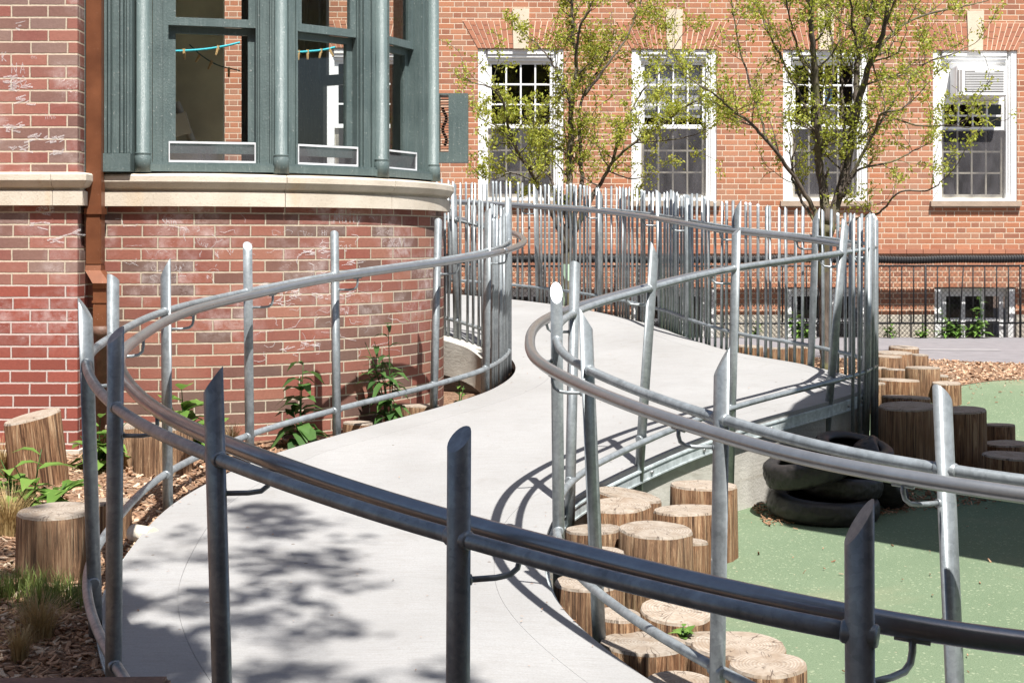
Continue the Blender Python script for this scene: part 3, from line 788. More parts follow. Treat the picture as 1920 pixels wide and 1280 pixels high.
def bay_window(i):
    a = bayp(CT[i], 1.62); b = bayp(CT[i+1], 1.62); c = (a+b)/2; t = (b-a).normalized(); n = Vector((t.y, -t.x, 0))
    W = (b-a).length/2
    mt = Matrix(((t.x, n.x, 0, c.x), (t.y, n.y, 0, c.y), (0, 0, 1, 0), (0, 0, 0, 1)))
    def build(name, parts, mat, par):
        bm = bmesh.new()
        for q in parts: box(bm, *q)
        mapped(bm, 0, mt); bmesh.ops.recalc_face_normals(bm, faces=bm.faces)
        return obj(name, bm, mat, par)
    o = W-.135
    pr = [(-W, W, -.12, .045, 1.592, 1.632), (-W, W, -.13, .028, 1.632, 1.645)]
    for s in (-1, 1):
        def bx(x0, x1, n0, n1, z0=1.645, z1=3.42): pr.append((min(s*x0, s*x1), max(s*x0, s*x1), n0, n1, z0, z1))
        bx(W-.045, W, -.12, .012); bx(W-.058, W-.048, -.12, .02); bx(W-.105, W-.058, -.12, .002); bx(W-.114, W-.105, -.12, .014); bx(W-.127, W-.114, -.12, -.006); bx(o, W-.127, -.12, -.03)
    pr.append((-W, W, -.12, .0, 3.3, 3.42))
    f = build('window', pr, 'green_paint', house)
    st = .042
    # upper sash sits outside, lower sash inside and a little raised
    build('sash', [(-o, -o+st, -.078, -.042, 2.44, 3.3), (o-st, o, -.078, -.042, 2.44, 3.3), (-o+st, o-st, -.078, -.042, 2.44, 2.487), (-o+st, o-st, -.078, -.042, 3.25, 3.3)], 'green_paint', f)
    up = .055 if i != 2 else .02
    build('sash', [(-o, -o+st, -.118, -.083, 1.648+up, 2.44), (o-st, o, -.118, -.083, 1.648+up, 2.44), (-o+st, o-st, -.118, -.083, 1.648+up, 1.72+up), (-o+st, o-st, -.118, -.083, 2.40, 2.44)], 'green_paint', f)
    bm = bmesh.new()
    for x0, x1, nn, z0, z1 in ((-o+st-.005, o-st+.005, -.06, 2.48, 3.255), (-o+st-.005, o-st+.005, -.1, 1.715+up, 2.405)):
        bm.faces.new([bm.verts.new(mt@Vector(q)) for q in ((x0, nn, z0), (x1, nn, z0), (x1, nn, z1), (x0, nn, z1))])
    obj('glass', bm, 'window_glass', f)
    if i < 3:
        e = .008; z0, z1 = 1.648, 1.768
        s = build('window_screen', [(-o+.002, o-.002, -.03, -.016, z0, z0+e*1.4), (-o+.002, o-.002, -.03, -.016, z1-e*1.4, z1), (-o+.002, -o+e, -.03, -.016, z0+e*1.4, z1-e*1.4), (o-e, o-.002, -.03, -.016, z0+e*1.4, z1-e*1.4)], 'screen_frame', f)
        bm = bmesh.new(); bm.faces.new([bm.verts.new(mt@Vector(q)) for q in ((-o+e, -.023, z0+e), (o-e, -.023, z0+e), (o-e, -.023, z1-e), (-o+e, -.023, z1-e))])
        obj('mesh', bm, 'fly_screen', f)
    return mt
MTS = [bay_window(i) for i in range(7)]
# clothes lines inside the two front windows; the dark one models a reflection
def clothesline(label, pts, pegs, rmat, r):
    c = (pts[0]+pts[-1])/2
    t = thing('clothesline', label, 'clothesline', c)
    cv, _ = catmull(pts, 8); bm = bmesh.new(); tube(bm, cv, r, 6); obj('rope', bm, rmat, t)
    for p, a in pegs:
        bm = bmesh.new(); rt = Matrix.Rotation(a, 3, 'Y')
        for s in (-1, 1):
            box(bm, p.x+s*.004-.0032, p.x+s*.004+.0032, p.y-.007, p.y+.007, p.z-.048, p.z+.012, 0, rt@Matrix.Rotation(s*.05, 3, 'Y'), p)
        tube(bm, [p+Vector((-.008, 0, -.012)), p+Vector((.008, 0, -.012))], .003, 6)
        obj('clothespin', bm, 'peg_wood', t)
def onfacet(i, x, dn, z): return MTS[i]@Vector((x, dn, z))
def fx(i, px, dn):        # local x on facet i that shows at photo column px
    lo, hi = -.5, .5
    for _ in range(40):
        m = (lo+hi)/2; p = onfacet(i, m, dn, 0)
        if 960+p.x*F/p.y < px: lo = m
        else: hi = m
    return lo
def fp(i, px, py, dn):
    p = onfacet(i, fx(i, px, dn), dn, 0); p.z = ZW(py, p.y); return p
clothesline('bright blue rope with wooden pegs inside the left bay window', [fp(0, 300, 95, -.20), fp(0, 330, 96, -.20), fp(0, 380, 93, -.20), fp(0, 420, 87, -.20), fp(0, 450, 80, -.20)], [(fp(0, 322, 96, -.20), .1), (fp(0, 345, 95.5, -.20), -.05), (fp(0, 409, 89, -.20), .25)], 'blue_rope', .0065)
clothesline('bright blue rope with wooden pegs inside the middle bay window', [fp(1, 545, 99, -.20), fp(1, 575, 97, -.20), fp(1, 605, 94, -.20), fp(1, 628, 89, -.20)], [(fp(1, 560, 98, -.20), .05), (fp(1, 577, 97, -.20), 0), (fp(1, 602, 95, -.20), .2), (fp(1, 618, 93, -.20), -.5)], 'blue_rope', .0065)
clothesline('thin dark rope with pegs added as the reflection of the left blue rope', [P(355, 84, 8.75), P(380, 106, 8.8), P(410, 123, 8.85), P(450, 133, 8.9)], [(P(374, 104, 8.8), .5), (P(396, 117, 8.83), .4), (P(429, 130, 8.87), 0)], 'rope_reflection', .004)  # modelled rope stands in for the blue rope's reflection in the glass
# slatted wooden easel added for the pale shapes reflected in the glass
e = thing('reflection_frame', 'pale slatted frame added behind the left bay window for shapes reflected in it', 'reflection_frame', (-2.25, 9.1, 1.45))
bm = bmesh.new()
for (xa, za), (xb, zb) in (((-2.45, 1.5), (-2.2, 2.1)), ((-1.95, 1.5), (-2.2, 2.1))):
    tube(bm, [(xa, 9.3, za), (xb, 9.32, zb)], .025, 4)
obj('leg', bm, 'cream_paint', e)
bm = bmesh.new(); box(bm, -2.42, -2.02, 9.26, 9.28, 1.62, 1.8, 0, Matrix.Rotation(-.28, 3, 'Y')); box(bm, -2.36, -2.1, 9.25, 9.27, 1.86, 2.0, 0, Matrix.Rotation(-.28, 3, 'Y'))
obj('board', bm, 'interior_wall', e)
# chalk marks on the bay and the pier
def onbay(px, py, off=.0025):
    k = (px-960)/F; a = k*k+1; b = -2*(k*CX+CY); c = CX*CX+CY*CY-(R+off)**2
    t = (-b-sqrt(max(0, b*b-4*a*c)))/(2*a); p = Vector((k*t, t, ZW(py, t)))
    n = Vector((p.x-CX, p.y-CY, 0)).normalized()
    if p.x < CX: p = Vector((k*(8.1-off), 8.1-off, ZW(py, 8.1))); n = Vector((0, -1, 0))
    return p, n
def onpier(px, py, off=.0025): return P(px, py, PY-off), Vector((0, -1, 0))
def stroke(bm, pts, w, on):
    prev = None; n_ = len(pts)
    q = []
    for (x0, y0), (x1, y1) in zip(pts, pts[1:]):
        m = max(1, int(sqrt((x1-x0)**2+(y1-y0)**2)/4))
        for k in range(m): q.append((lerp(x0, x1, k/m), lerp(y0, y1, k/m)))
    q.append(pts[-1]); pr = [on(*a) for a in q]
    vs = []
    for i, (p, n) in enumerate(pr):
        t = (pr[min(i+1, len(pr)-1)][0]-pr[max(0, i-1)][0]).normalized(); s = t.cross(n).normalized()*w*random.uniform(.7, 1.2)/2
        vs.append((bm.verts.new(p-s), bm.verts.new(p+s)))
    for a, b in zip(vs, vs[1:]): bm.faces.new((a[0], a[1], b[1], b[0]))
GL = {'S': [[(1, .1), (.5, 0), (.1, .2), (.5, .5), (.9, .75), (.5, 1), (0, .9)]], 'h': [[(0, 0), (0, 1)], [(0, .6), (.4, .45), (.7, .6), (.7, 1)]], 'i': [[(.2, .4), (.2, 1)], [(.2, .1), (.2, .18)]],
      'r': [[(0, .4), (0, 1)], [(0, .6), (.3, .42), (.6, .45)]], 'n': [[(0, .4), (0, 1)], [(0, .6), (.4, .42), (.7, .6), (.7, 1)]], 'H': [[(0, 0), (0, 1)], [(.8, 0), (.8, 1)], [(0, .5), (.8, .5)]], 'M': [[(0, 1), (.1, 0), (.5, .7), (.9, 0), (1, 1)]],
      'u': [[(0, .4), (.1, .95), (.5, .95), (.7, .4), (.7, 1)]], 'l': [[(.2, 0), (.2, 1)]], 'y': [[(0, .4), (.35, .9)], [(.7, .4), (.1, 1.35)]], 'W': [[(0, 0), (.25, 1), (.5, .3), (.75, 1), (1, 0)]], 'o': [[(.4, .4), (0, .7), (.4, 1), (.8, .7), (.4, .4)]],
      's': [[(.7, .45), (.1, .5), (.6, .75), (0, 1)]], 'v': [[(0, .2), (.35, 1), (.7, .2)]], 'O': [[(.5, 0), (0, .5), (.5, 1), (1, .5), (.5, 0)]], 'X': [[(0, 0), (1, 1)], [(1, 0), (0, 1)]], 'a': [[(.7, .4), (.1, .6), (.2, 1), (.7, .8), (.7, .4), (.75, 1)]], 'g': [[(.7, .4), (.1, .6), (.6, .85), (.7, .4), (.6, 1.3), (.1, 1.2)]], 'N': [[(0, 1), (0, 0), (.8, 1), (.8, 0)]], 'A': [[(0, 1), (.4, 0), (.8, 1)], [(.15, .65), (.65, .65)]], 'K': [[(0, 0), (0, 1)], [(.7, 0), (0, .55), (.8, 1)]], '7': [[(0, 0), (.8, 0), (.3, 1)]]}
def word(bm, text, x, y, h, on, w=.004, adv=.62, sl=0.0):
    for ch in text:
        for st in GL.get(ch, []):
            stroke(bm, [(x+a*h*.55+random.uniform(-.4, .4), y+b*h+sl*(x) + random.uniform(-.4, .4)) for a, b in st], w, on)
        x += h*adv*(1.25 if ch in 'MWOXN' else (.6 if ch in 'il' else 1))
bm = bmesh.new()
word(bm, 'Shin', 304, 409, 13, onbay, .0045)
word(bm, 'Hi', 604, 431, 11, onbay, .004); word(bm, 'Wos', 569, 433, 10, onbay, .0025)
word(bm, 'Mully', 626, 398, 20, onbay, .0055); word(bm, 'ngs', 637, 454, 13, onbay, .0045); word(bm, 'XM', 730, 446, 22, onbay, .004)
word(bm, 'W', 524, 543, 12, onbay, .004); word(bm, 'W', 646, 578, 13, onbay, .004); word(bm, 'AX', 563, 640, 11, onbay, .003)
for x, y, s in ((345, 432, 1), (373, 432, 1.4), (370, 455, 1), (384, 458, 1.1), (374, 477, 1.3), (405, 475, 1.2), (434, 475, 1.5), (335, 502, 1.1), (362, 502, 1.2), (410, 500, 1.3), (392, 523, 1.2), (445, 411, 1.4)):
    for k in range(random.randint(3, 6)):
        x0, y0 = x+random.uniform(-6, 6), y+random.uniform(-6, 0); q = [(x0, y0)]
        for j in range(random.randint(1, 4)): q.append((q[-1][0]+random.uniform(-5, 6), q[-1][1]+random.choice((-1, 1))*random.uniform(2, 9)))
        if max(b for a, b in q) < y+9 and min(b for a, b in q) > y-9: stroke(bm, q, random.uniform(.002, .005), onbay)
for _ in range(70):
    x = random.choice((random.uniform(470, 640), random.uniform(560, 760), random.uniform(220, 460))); y = random.uniform(405, 660) if x > 460 else random.uniform(405, 520)
    pts = [(x, y)]; a = random.uniform(0, 6.28)
    for k in range(random.randint(2, 6)):
        a += random.uniform(-1.6, 1.6); pts.append((pts[-1][0]+cos(a)*random.uniform(4, 14), pts[-1][1]+sin(a)*random.uniform(3, 9)))
    if all(205 < p[0] < 800 and 400 < p[1] < 690 for p in pts): stroke(bm, pts, random.uniform(.002, .0045), onbay)
for bx_, by_ in ((575, 472), (590, 468), (500, 535), (548, 550), (600, 555), (522, 570), (640, 555), (655, 492), (540, 660), (575, 645)):
    for k in range(9):
        x = bx_+random.uniform(-18, 18); y = by_+random.uniform(-6, 6); stroke(bm, [(x, y), (x+random.uniform(5, 16), y+random.uniform(-7, 4))], random.uniform(.003, .008), onbay)
obj('chalk_marks', bm, 'chalk', house)
bm = bmesh.new()
word(bm, 'NA', 22, 118, 20, onpier, .004); word(bm, 'WO', 20, 142, 22, onpier, .004); word(bm, 'on', 58, 101, 10, onpier, .003); word(bm, 'lino', 84, 213, 11, onpier, .003); word(bm, 'K', 4, 98, 18, onpier, .006)
for bx_, by_, n_ in ((20, 150, 10), (30, 165, 12), (20, 240, 14), (95, 262, 9), (60, 262, 7), (30, 280, 9), (80, 395, 12), (70, 420, 5), (95, 450, 6), (40, 50, 3), (40, 190, 6), (100, 285, 6), (130, 440, 6)):
    for k in range(n_):
        x = bx_+random.uniform(-16, 16); y = by_+random.uniform(-6, 6); stroke(bm, [(x, y), (x+random.uniform(5, 20), y+random.uniform(-7, 5))], random.uniform(.004, .012), onpier)
obj('chalk_marks', bm, 'chalk', house)

# downspout in the corner
d = thing('downspout', 'rectangular copper downspout in the corner beside the brick pier', 'downspout', (-2.33, 8.04, 0))
bm = bmesh.new(); box(bm, -2.388, -2.302, 7.965, 8.05, 1.06, 4.4); bmesh.ops.bevel(bm, geom=bm.edges[:], offset=.006, segments=2, affect='EDGES')
obj('pipe', bm, 'copper', d)
bm = bmesh.new(); box(bm, -2.394, -2.296, 7.955, 8.06, 1.345, 1.378); box(bm, -2.394, -2.296, 7.955, 8.06, 3.0, 3.03); obj('strap', bm, 'copper', d)
bm = bmesh.new(); r4 = []
for (x0, x1, y0, y1, z) in ((-2.388, -2.302, 7.965, 8.05, 1.06), (-2.388, -2.302, 7.955, 8.05, 1.03), (-2.33, -2.236, 7.90, 7.99, .96), (-2.335, -2.262, 7.92, 7.99, .93)):
    r4.append([bm.verts.new(q) for q in ((x0, y0, z), (x1, y0, z), (x1, y1, z), (x0, y1, z))])
for a, b in zip(r4, r4[1:]):
    for k in range(4): bm.faces.new((a[k], a[(k+1) % 4], b[(k+1) % 4], b[k]))
bm.faces.new(r4[-1]); obj('elbow', bm, 'copper', d)
bm = bmesh.new(); box(bm, -2.335, -2.262, 7.925, 7.995, .72, .93); box(bm, -2.34, -2.257, 7.92, 8.0, .85, .862); obj('boot', bm, 'copper', d)
bm = bmesh.new(); tube(bm, [(-2.30, 7.96, -.2), (-2.30, 7.96, .66), (-2.30, 7.96, .67), (-2.30, 7.96, .72)], [.036, .036, .05, .05], 16); obj('drain_pipe', bm, 'plank_wood', d)

# green louvred cabinet on the far side of the bay
d = thing('vent_cabinet', 'green louvred vent box fixed to the right side of the bay', 'vent box', (-.42, 10.2, 1.76))
y0, y1 = 10.15, 10.32; x0, x1 = -.55, XW(877, 10.15); z0, z1 = ZW(304, 10.15), ZW(175, 10.15); gx0, gx1 = XW(824, 10.15), XW(841, 10.15); gz0, gz1 = ZW(285, 10.15), ZW(178, 10.15)
bm = bmesh.new(); box(bm, gx1, x1, y0, y1, z0, z1); box(bm, x0, gx0, y0, y1, z0, z1); box(bm, gx0, gx1, y0, y1, z0, gz0); box(bm, gx0, gx1, y0, y1, gz1, z1)
obj('case', bm, 'green_paint', d)
bm = bmesh.new()
for k in range(22): box(bm, gx0, gx1, y0+.02, y0+.05, gz0+(gz1-gz0)*(k+.2)/22, gz0+(gz1-gz0)*(k+.42)/22)
obj('louvre', bm, 'plank_wood', d)
bm = bmesh.new(); cl = [Vector(((gx0+gx1)/2+.014*sin(k*.8), y0+.08, lerp(gz0+.05, gz1-.08, k/14))) for k in range(15)]; tube(bm, cl, .011, 6); obj('cable', bm, 'black_plastic', d)

# ------------------------------------------------------------------ school building at the back
WALLY = 17.5; SH = .028
def bw(x, y, z): return Vector((x, WALLY+SH*x+y, z))
def wx(px): k = (px-960)/F; return k*WALLY/(1-SH*k)
DB = 17.6
school = thing('brick_building', 'long brick building at the back with white sash windows and jack arches', 'building', (3, 17.6, 0))
WC = [wx(q) for q in (688, 976.5, 1264, 1548, 1828.5)]
zt, zs_, zss = 3.55, 1.685, 1.62
ops = []
for c in WC: ops += [(c-.528, c+.528, zss, zt), (c-.508, c+.508, -.4, .613)]
xs = sorted(set([-5, 12]+[q for o in ops for q in o[:2]])); zs2 = sorted(set([-.5, 7]+[q for o in ops for q in o[2:]]))
bm = bmesh.new(); uvl = bm.loops.layers.uv.verify()
for xa, xb in zip(xs, xs[1:]):
    for za, zb in zip(zs2, zs2[1:]):
        if any(o[0]-1e-6 <= xa and xb <= o[1]+1e-6 and o[2]-1e-6 <= za and zb <= o[3]+1e-6 for o in ops): continue
        uvquad(bm, uvl, [bw(xa, 0, za), bw(xb, 0, za), bw(xb, 0, zb), bw(xa, 0, zb)], [(xa, za), (xb, za), (xb, zb), (xa, zb)])
for o in ops:
    dp = .3
    for (xa, za), (xb, zb) in (((o[0], o[2]), (o[0], o[3])), ((o[0], o[3]), (o[1], o[3])), ((o[1], o[3]), (o[1], o[2])), ((o[1], o[2]), (o[0], o[2]))):
        uvquad(bm, uvl, [bw(xa, 0, za), bw(xb, 0, zb), bw(xb, dp, zb), bw(xa, dp, za)], [(0, za), (0, zb) if za != zb else (xb-xa, za), (dp, zb), (dp, za)])
obj('wall', bm, 'brick_flemish', school)
bm = bmesh.new(); box(bm, -5, 12, 0, .1, 7, 7.2)
for v in bm.verts: v.co = bw(v.co.x, v.co.y+(4 if v.co.y > .05 else 0), v.co.z)
obj('roof', bm, 'foundation', school)
def sbox(bm, *a): 
    n0 = len(bm.verts); vs = box(bm, *a)
    for v in vs: v.co = bw(v.co.x, v.co.y, v.co.z)
xe = [-5]+[q for c in WC for q in (c-.508, c+.508)]+[12]
for a, b in zip(xe[::2], xe[1::2]):
    bm = bmesh.new(); sbox(bm, a, b, -.018, .05, -.4, .275); obj('foundation', bm, 'foundation', school)
m, nt, b_ = newmat('arch_brick'); t_ = NT(nt); g_ = t_.n('ShaderNodeNewGeometry')
t_.l(t_.mix(t_.mapr(t_.noise(g_.outputs['Position'], 30, 5), .3, .7, 0, .4), t_.ramp(g_.outputs['Random Per Island'], [(0, (.34, .137, .08)), (.5, (.41, .167, .09)), (1, (.46, .20, .11))]), (.3, .12, .09)), b_.inputs['Base Color']); b_.inputs['Roughness'].default_value = .85
M['arch_brick'] = m
simple('mortar', (.74, .58, .43), .9, 0, .1, 30)
bm = bmesh.new(); x = -5
while x < 12: sbox(bm, x, x+.2, -.035, .03, 1.032, 1.085); x += .206
obj('brick_course', bm, 'arch_brick', school)['label'] = 'weathered brown brick course just above the black pipe'
def school_window(k, c):
    bm = bmesh.new(); w = .526
    # outer casing and brick mould
    for s in (-1, 1):
        for q in ((.455, w, .015, .16), (.43, .455, .03, .16), (.405, .43, .05, .16)):
            sbox(bm, c+min(s*q[0], s*q[1]), c+max(s*q[0], s*q[1]), q[2], q[3], zs_, zt-.002)
    for q in ((3.49, 3.548, .013, .16), (3.45, 3.49, .028, .16), (3.41, 3.45, .05, .16)): sbox(bm, c-.405, c+.405, q[2], q[3], q[0], q[1])
    sbox(bm, c-.455, c+.455, .01, .16, zs_, zs_+.035)
    f = obj('window', bm, 'white_paint', school)
    if k == 4: f['label'] = 'white sash window with an air conditioner and peeling sill'
    bm = bmesh.new(); sbox(bm, c-.565, c+.565, -.055, .12, zss-.002, zs_-.002); sbox(bm, c-.55, c+.55, -.04, .0, zss-.02, zss-.0025)
    obj('sill', bm, 'sill_stone', f)
    def sash(z0, z1, y0, rows, mat):
        bm = bmesh.new(); a = .405; st = .045
        sbox(bm, c-a, c-a+st, y0, y0+.04, z0, z1); sbox(bm, c+a-st, c+a, y0, y0+.04, z0, z1)
        sbox(bm, c-a+st, c+a-st, y0, y0+.04, z0, z0+.05); sbox(bm, c-a+st, c+a-st, y0, y0+.04, z1-.04, z1)
        for i in range(1, 4): x = c-a+st+(2*a-2*st)*i/4; sbox(bm, x-.010, x+.010, y0+.004, y0+.034, z0+.05, z1-.04)
        for j in range(1, rows):
            z = z0+.05+(z1-z0-.09)*j/rows
            xs_ = [c-a+st]+[c-a+st+(2*a-2*st)*i/4 for i in range(1, 4)]+[c+a-st]
            for i in range(4): sbox(bm, xs_[i]+(.011 if i else 0), xs_[i+1]-(.011 if i < 3 else 0), y0+.007, y0+.031, z-.011, z+.011)
        s = obj('sash', bm, mat, f)
        bm = bmesh.new(); bm.faces.new([bm.verts.new(bw(*q)) for q in ((c-a+st, y0+.02, z0+.05), (c+a-st, y0+.02, z0+.05), (c+a-st, y0+.02, z1-.04), (c-a+st, y0+.02, z1-.04))])
        obj('glass', bm, 'dark_glass', f); return s
    if k == 4:
        sash(2.56, 2.93, .085, 2, 'white_paint'); sash(1.72, 2.61, .125, 3, 'cream_paint')
        bm = bmesh.new(); sbox(bm, c-.405, c+.405, .09, .12, 2.93, 3.41); obj('panel', bm, 'white_paint', f)
    else:
        sash(2.58, 3.41, .085, 3, 'white_paint'); sash(1.72, 2.62, .125, 3, 'cream_paint')
    bm = bmesh.new(); bm.faces.new([bm.verts.new(bw(*q)) for q in ((c-.39, .082, 1.735), (c+.39, .082, 1.735), (c+.39, .082, 2.575), (c-.39, .082, 2.575))])
    obj('insect_screen', bm, 'fly_screen', f)
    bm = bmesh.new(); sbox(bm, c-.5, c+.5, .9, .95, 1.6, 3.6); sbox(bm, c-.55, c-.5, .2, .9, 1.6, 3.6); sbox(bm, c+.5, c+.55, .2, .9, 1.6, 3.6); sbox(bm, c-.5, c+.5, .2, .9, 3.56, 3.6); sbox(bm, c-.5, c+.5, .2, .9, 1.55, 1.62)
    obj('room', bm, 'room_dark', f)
    if k == 2:
        bm = bmesh.new(); sbox(bm, c-.38, c+.38, .15, .155, 2.72, 3.4); obj('roller_blind', bm, 'blind', f)
    if k == 3:
        bm = bmesh.new(); sbox(bm, c+.02, c+.12, .15, .155, 2.93, 3.08); obj('paper', bm, 'blue_paper', f)
        bm = bmesh.new(); sbox(bm, c-.02, c+.18, .15, .155, 2.66, 2.85); obj('poster', bm, 'blind', f)
    if k == 1:
        bm = bmesh.new(); sbox(bm, c-.3, c+.1, .5, .52, 1.7, 2.1); obj('box', bm, 'interior_wall', f)
    # jack arch
    zb, zu = zt+.004, 3.895
    n = 8
    for s in (-1, 1):
        bm = bmesh.new(); bm2 = bmesh.new()
        def X(i, z):        # joint line i at height z
            t = (z-zb)/(zu-zb); b0 = lerp(.09, .53, i/n); b1 = lerp(.103, .72, i/n); return c+s*lerp(b0, b1, t)
        bm2.faces.new([bm2.verts.new(bw(*q)) for q in ((X(0, zb), -.0025, zb), (X(n, zb), -.0025, zb), (X(n, zu), -.0025, zu), (X(0, zu), -.0025, zu))])
        for i in range(n):
            cuts = (0, .33, .66, 1) if i % 2 else (0, .17, .5, .83, 1)
            for ta, tb in zip(cuts, cuts[1:]):
                za = lerp(zb, zu, ta)+.005; zz = lerp(zb, zu, tb)-.005; g = .0055
                q = [(X(i, za)+s*g, za), (X(i+1, za)-s*g, za), (X(i+1, zz)-s*g, zz), (X(i, zz)+s*g, zz)]
                fr = [bm.verts.new(bw(x, -.008, z)) for x, z in q]; bk = [bm.verts.new(bw(x, .002, z)) for x, z in q]
                bm.faces.new(fr)
                for e in range(4): bm.faces.new((fr[e], bk[e], bk[(e+1) % 4], fr[(e+1) % 4]))
        a = obj('jack_arch', bm, 'arch_brick', school); obj('mortar', bm2, 'mortar', a)
    bm = bmesh.new(); q = ((-.09, zt+.002), (.09, zt+.002), (.106, 4.044), (-.106, 4.044))
    fr = [bm.verts.new(bw(c+x, -.022, z)) for x, z in q]; bk = [bm.verts.new(bw(c+x, .02, z)) for x, z in q]
    bm.faces.new(fr)
    for e in range(4): bm.faces.new((fr[e], bk[e], bk[(e+1) % 4], fr[(e+1) % 4]))
    obj('keystone', bm, 'keystone', school)
    # basement window
    bm = bmesh.new(); y0 = .09
    for s in (-1, 1): sbox(bm, c+min(s*.42, s*.506), c+max(s*.42, s*.506), y0-.075, y0+.05, -.4, .60)
    sbox(bm, c-.42, c+.42, y0, y0+.05, .50, .60); sbox(bm, c-.42, c+.42, y0, y0+.05, -.2, -.14)
    for x in (-.36, -.12, .13, .36): sbox(bm, c+x-.025, c+x+.025, y0+.004, y0+.045, -.14, .50)
    for xa, xb in ((-.335, -.145), (-.095, .105), (.155, .335)): sbox(bm, c+xa, c+xb, y0+.008, y0+.04, .19, .225)
    f = obj('basement_window', bm, 'white_paint', school)
    bm = bmesh.new(); bm.faces.new([bm.verts.new(bw(*q)) for q in ((c-.42, y0+.025, -.20), (c+.42, y0+.025, -.20), (c+.42, y0+.025, .5), (c-.42, y0+.025, .5))]); obj('glass', bm, 'dark_glass', f)
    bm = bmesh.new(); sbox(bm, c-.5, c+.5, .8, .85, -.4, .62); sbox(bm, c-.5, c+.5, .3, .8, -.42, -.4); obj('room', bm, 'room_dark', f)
for k, c in enumerate(WC): school_window(k, c)
# air conditioner
c = WC[4]; ax0, ax1 = wx(1785), wx(1879); az0, az1 = 2.965, 3.335
a = thing('air_conditioner', 'white window air conditioner in the top of the far right sash window', 'air conditioner', bw((ax0+ax1)/2, -.02, az0))
bm = bmesh.new(); sbox(bm, ax0, ax1, -.2, .09, az0, az1); bmesh.ops.bevel(bm, geom=bm.edges[:], offset=.012, segments=2, affect='EDGES'); obj('case', bm, 'ac_white', a)
bm = bmesh.new(); gx0, gx1, gz0, gz1 = ax0+.1, ax1-.05, az0+.055, az1-.05
sbox(bm, gx0, gx1, -.203, -.19, gz0, gz1); sbox(bm, ax0+.01, ax0+.03, -.203, -.19, gz0, gz1); sbox(bm, ax0+.04, ax0+.06, -.203, -.19, gz0, gz1); obj('grille', bm, 'ac_grey', a)
bm = bmesh.new()
for k in range(13): z = gz0+(gz1-gz0)*(k+.5)/13; sbox(bm, gx0, gx1, -.209, -.2035, z-.004, z+.004)
sbox(bm, gx0+.12, gx1-.12, -.212, -.2095, gz1-.035, gz1+.006); obj('louvre', bm, 'ac_white', a)

# ------------------------------------------------------------------ black fence and pipe along the back wall
def bf(x, y, z): return bw(x, -.30+y, z)
fn = thing('chain_link_fence', 'low black iron fence with chain-link mesh along the back wall', 'fence', bf(3, 0, 0))
fx0, fx1 = -2.6, 8.5
for z in (.884, .187):
    bm = bmesh.new(); tube(bm, [bf(fx0, 0, z), bf(fx1, 0, z)], .0125, 8); obj('rail', bm, 'black_iron', fn)
x = fx0+.05; k = 0
while x < fx1:
    bm = bmesh.new()
    lean = .03 if abs(x-5.46) < .08 else 0
    if k % 8 == 4: tube(bm, [bf(x, 0, -.1), bf(x, 0, .9)], .015, 8); obj('post', bm, 'black_iron', fn)
    else: tube(bm, [bf(x-lean, 0, .187-(.16 if lean else 0)), bf(x+lean, 0, .884)], .0088, 6); obj('bar', bm, 'black_iron', fn)
    x += .146; k += 1
bm = bmesh.new(); p = .056; x = fx0; s0 = 1
while x < fx1:
    z = .03; s0 = -s0; s = s0; pts = []
    while z < .925: pts.append(bf(x+s*p/4*1.04, -.018+.002*s, z)); z += .031; s = -s
    tube(bm, pts, .0028, 3, False); x += p/2
    pts = [];
o = obj('mesh', bm, 'black_iron', fn)
bm = bmesh.new(); pts = []; rr = []; x = -3.0; k = 0
while x < 9.5:
    pts.append(bf(x, .06, .965+.006*sin(x*2.3)+.004*sin(x*6.1))); rr.append(.052 if k % 4 < 2 else .043); x += .0085; k += 1
tube(bm, pts, rr, 12)
for f in bm.faces: f.smooth = False
o = obj('drain_hose', bm, 'black_plastic'); tag(o, 'black corrugated pipe running above the chain-link fence', 'pipe'); recentre(o, bf(3, .06, .965))
# ------------------------------------------------------------------ log stumps
def stump(label, px, yt, w, D, group, depth=None, tilt=None, rough=1.0, zbase=None):
    x = XW(px, D); zt = ZW(yt, D); r = w*D/F/2
    zb = (gh(x, D)-.12) if zbase is None else zbase
    h = zt-zb; bm = bmesh.new(); seg = 36; sd = random.random()*100
    def rad(a): return r*(1+.07*rough*mnoise.noise(Vector((cos(a)*1.2+sd, sin(a)*1.2, 0)))+.03*rough*mnoise.noise(Vector((cos(a)*5+sd, sin(a)*5, 3))))
    tx, ty = random.uniform(-.05, .05), random.uniform(-.05, .05)
    if tilt: tx, ty = tilt
    rows = []
    for zf, rf in ((0, 1.03), (.35, 1.015), (.7, 1.0), (1, .985), (1, .955)):
        row = []
        for k in range(seg):
            a = 2*pi*k/seg; q = rad(a)*rf
            lx, ly = cos(a)*q, sin(a)*q
            z = h*zf+(lx*tx+ly*ty)*(zf)
            if rf == .985: z -= .010
            row.append(bm.verts.new((lx, ly, z)))
        rows.append(row)
    for i, (a, b) in enumerate(zip(rows, rows[1:])):
        for k in range(seg):
            f = bm.faces.new((a[k], a[(k+1) % seg], b[(k+1) % seg], b[k])); f.smooth = i < 3; f.material_index = 0 if i < 3 else 1
    cv = [bm.verts.new((0, 0, h))]
    for k in range(seg):
        f = bm.faces.new((rows[-1][k], rows[-1][(k+1) % seg], cv[0])); f.material_index = 1
    o = obj('log_stump', bm, ['log_side', 'log_top']); o.location = (x, D, zb); o.rotation_euler = (0, 0, 0)
    return tag(o, label, 'log stump', group)
G1 = 'log steps along the ramp wall'
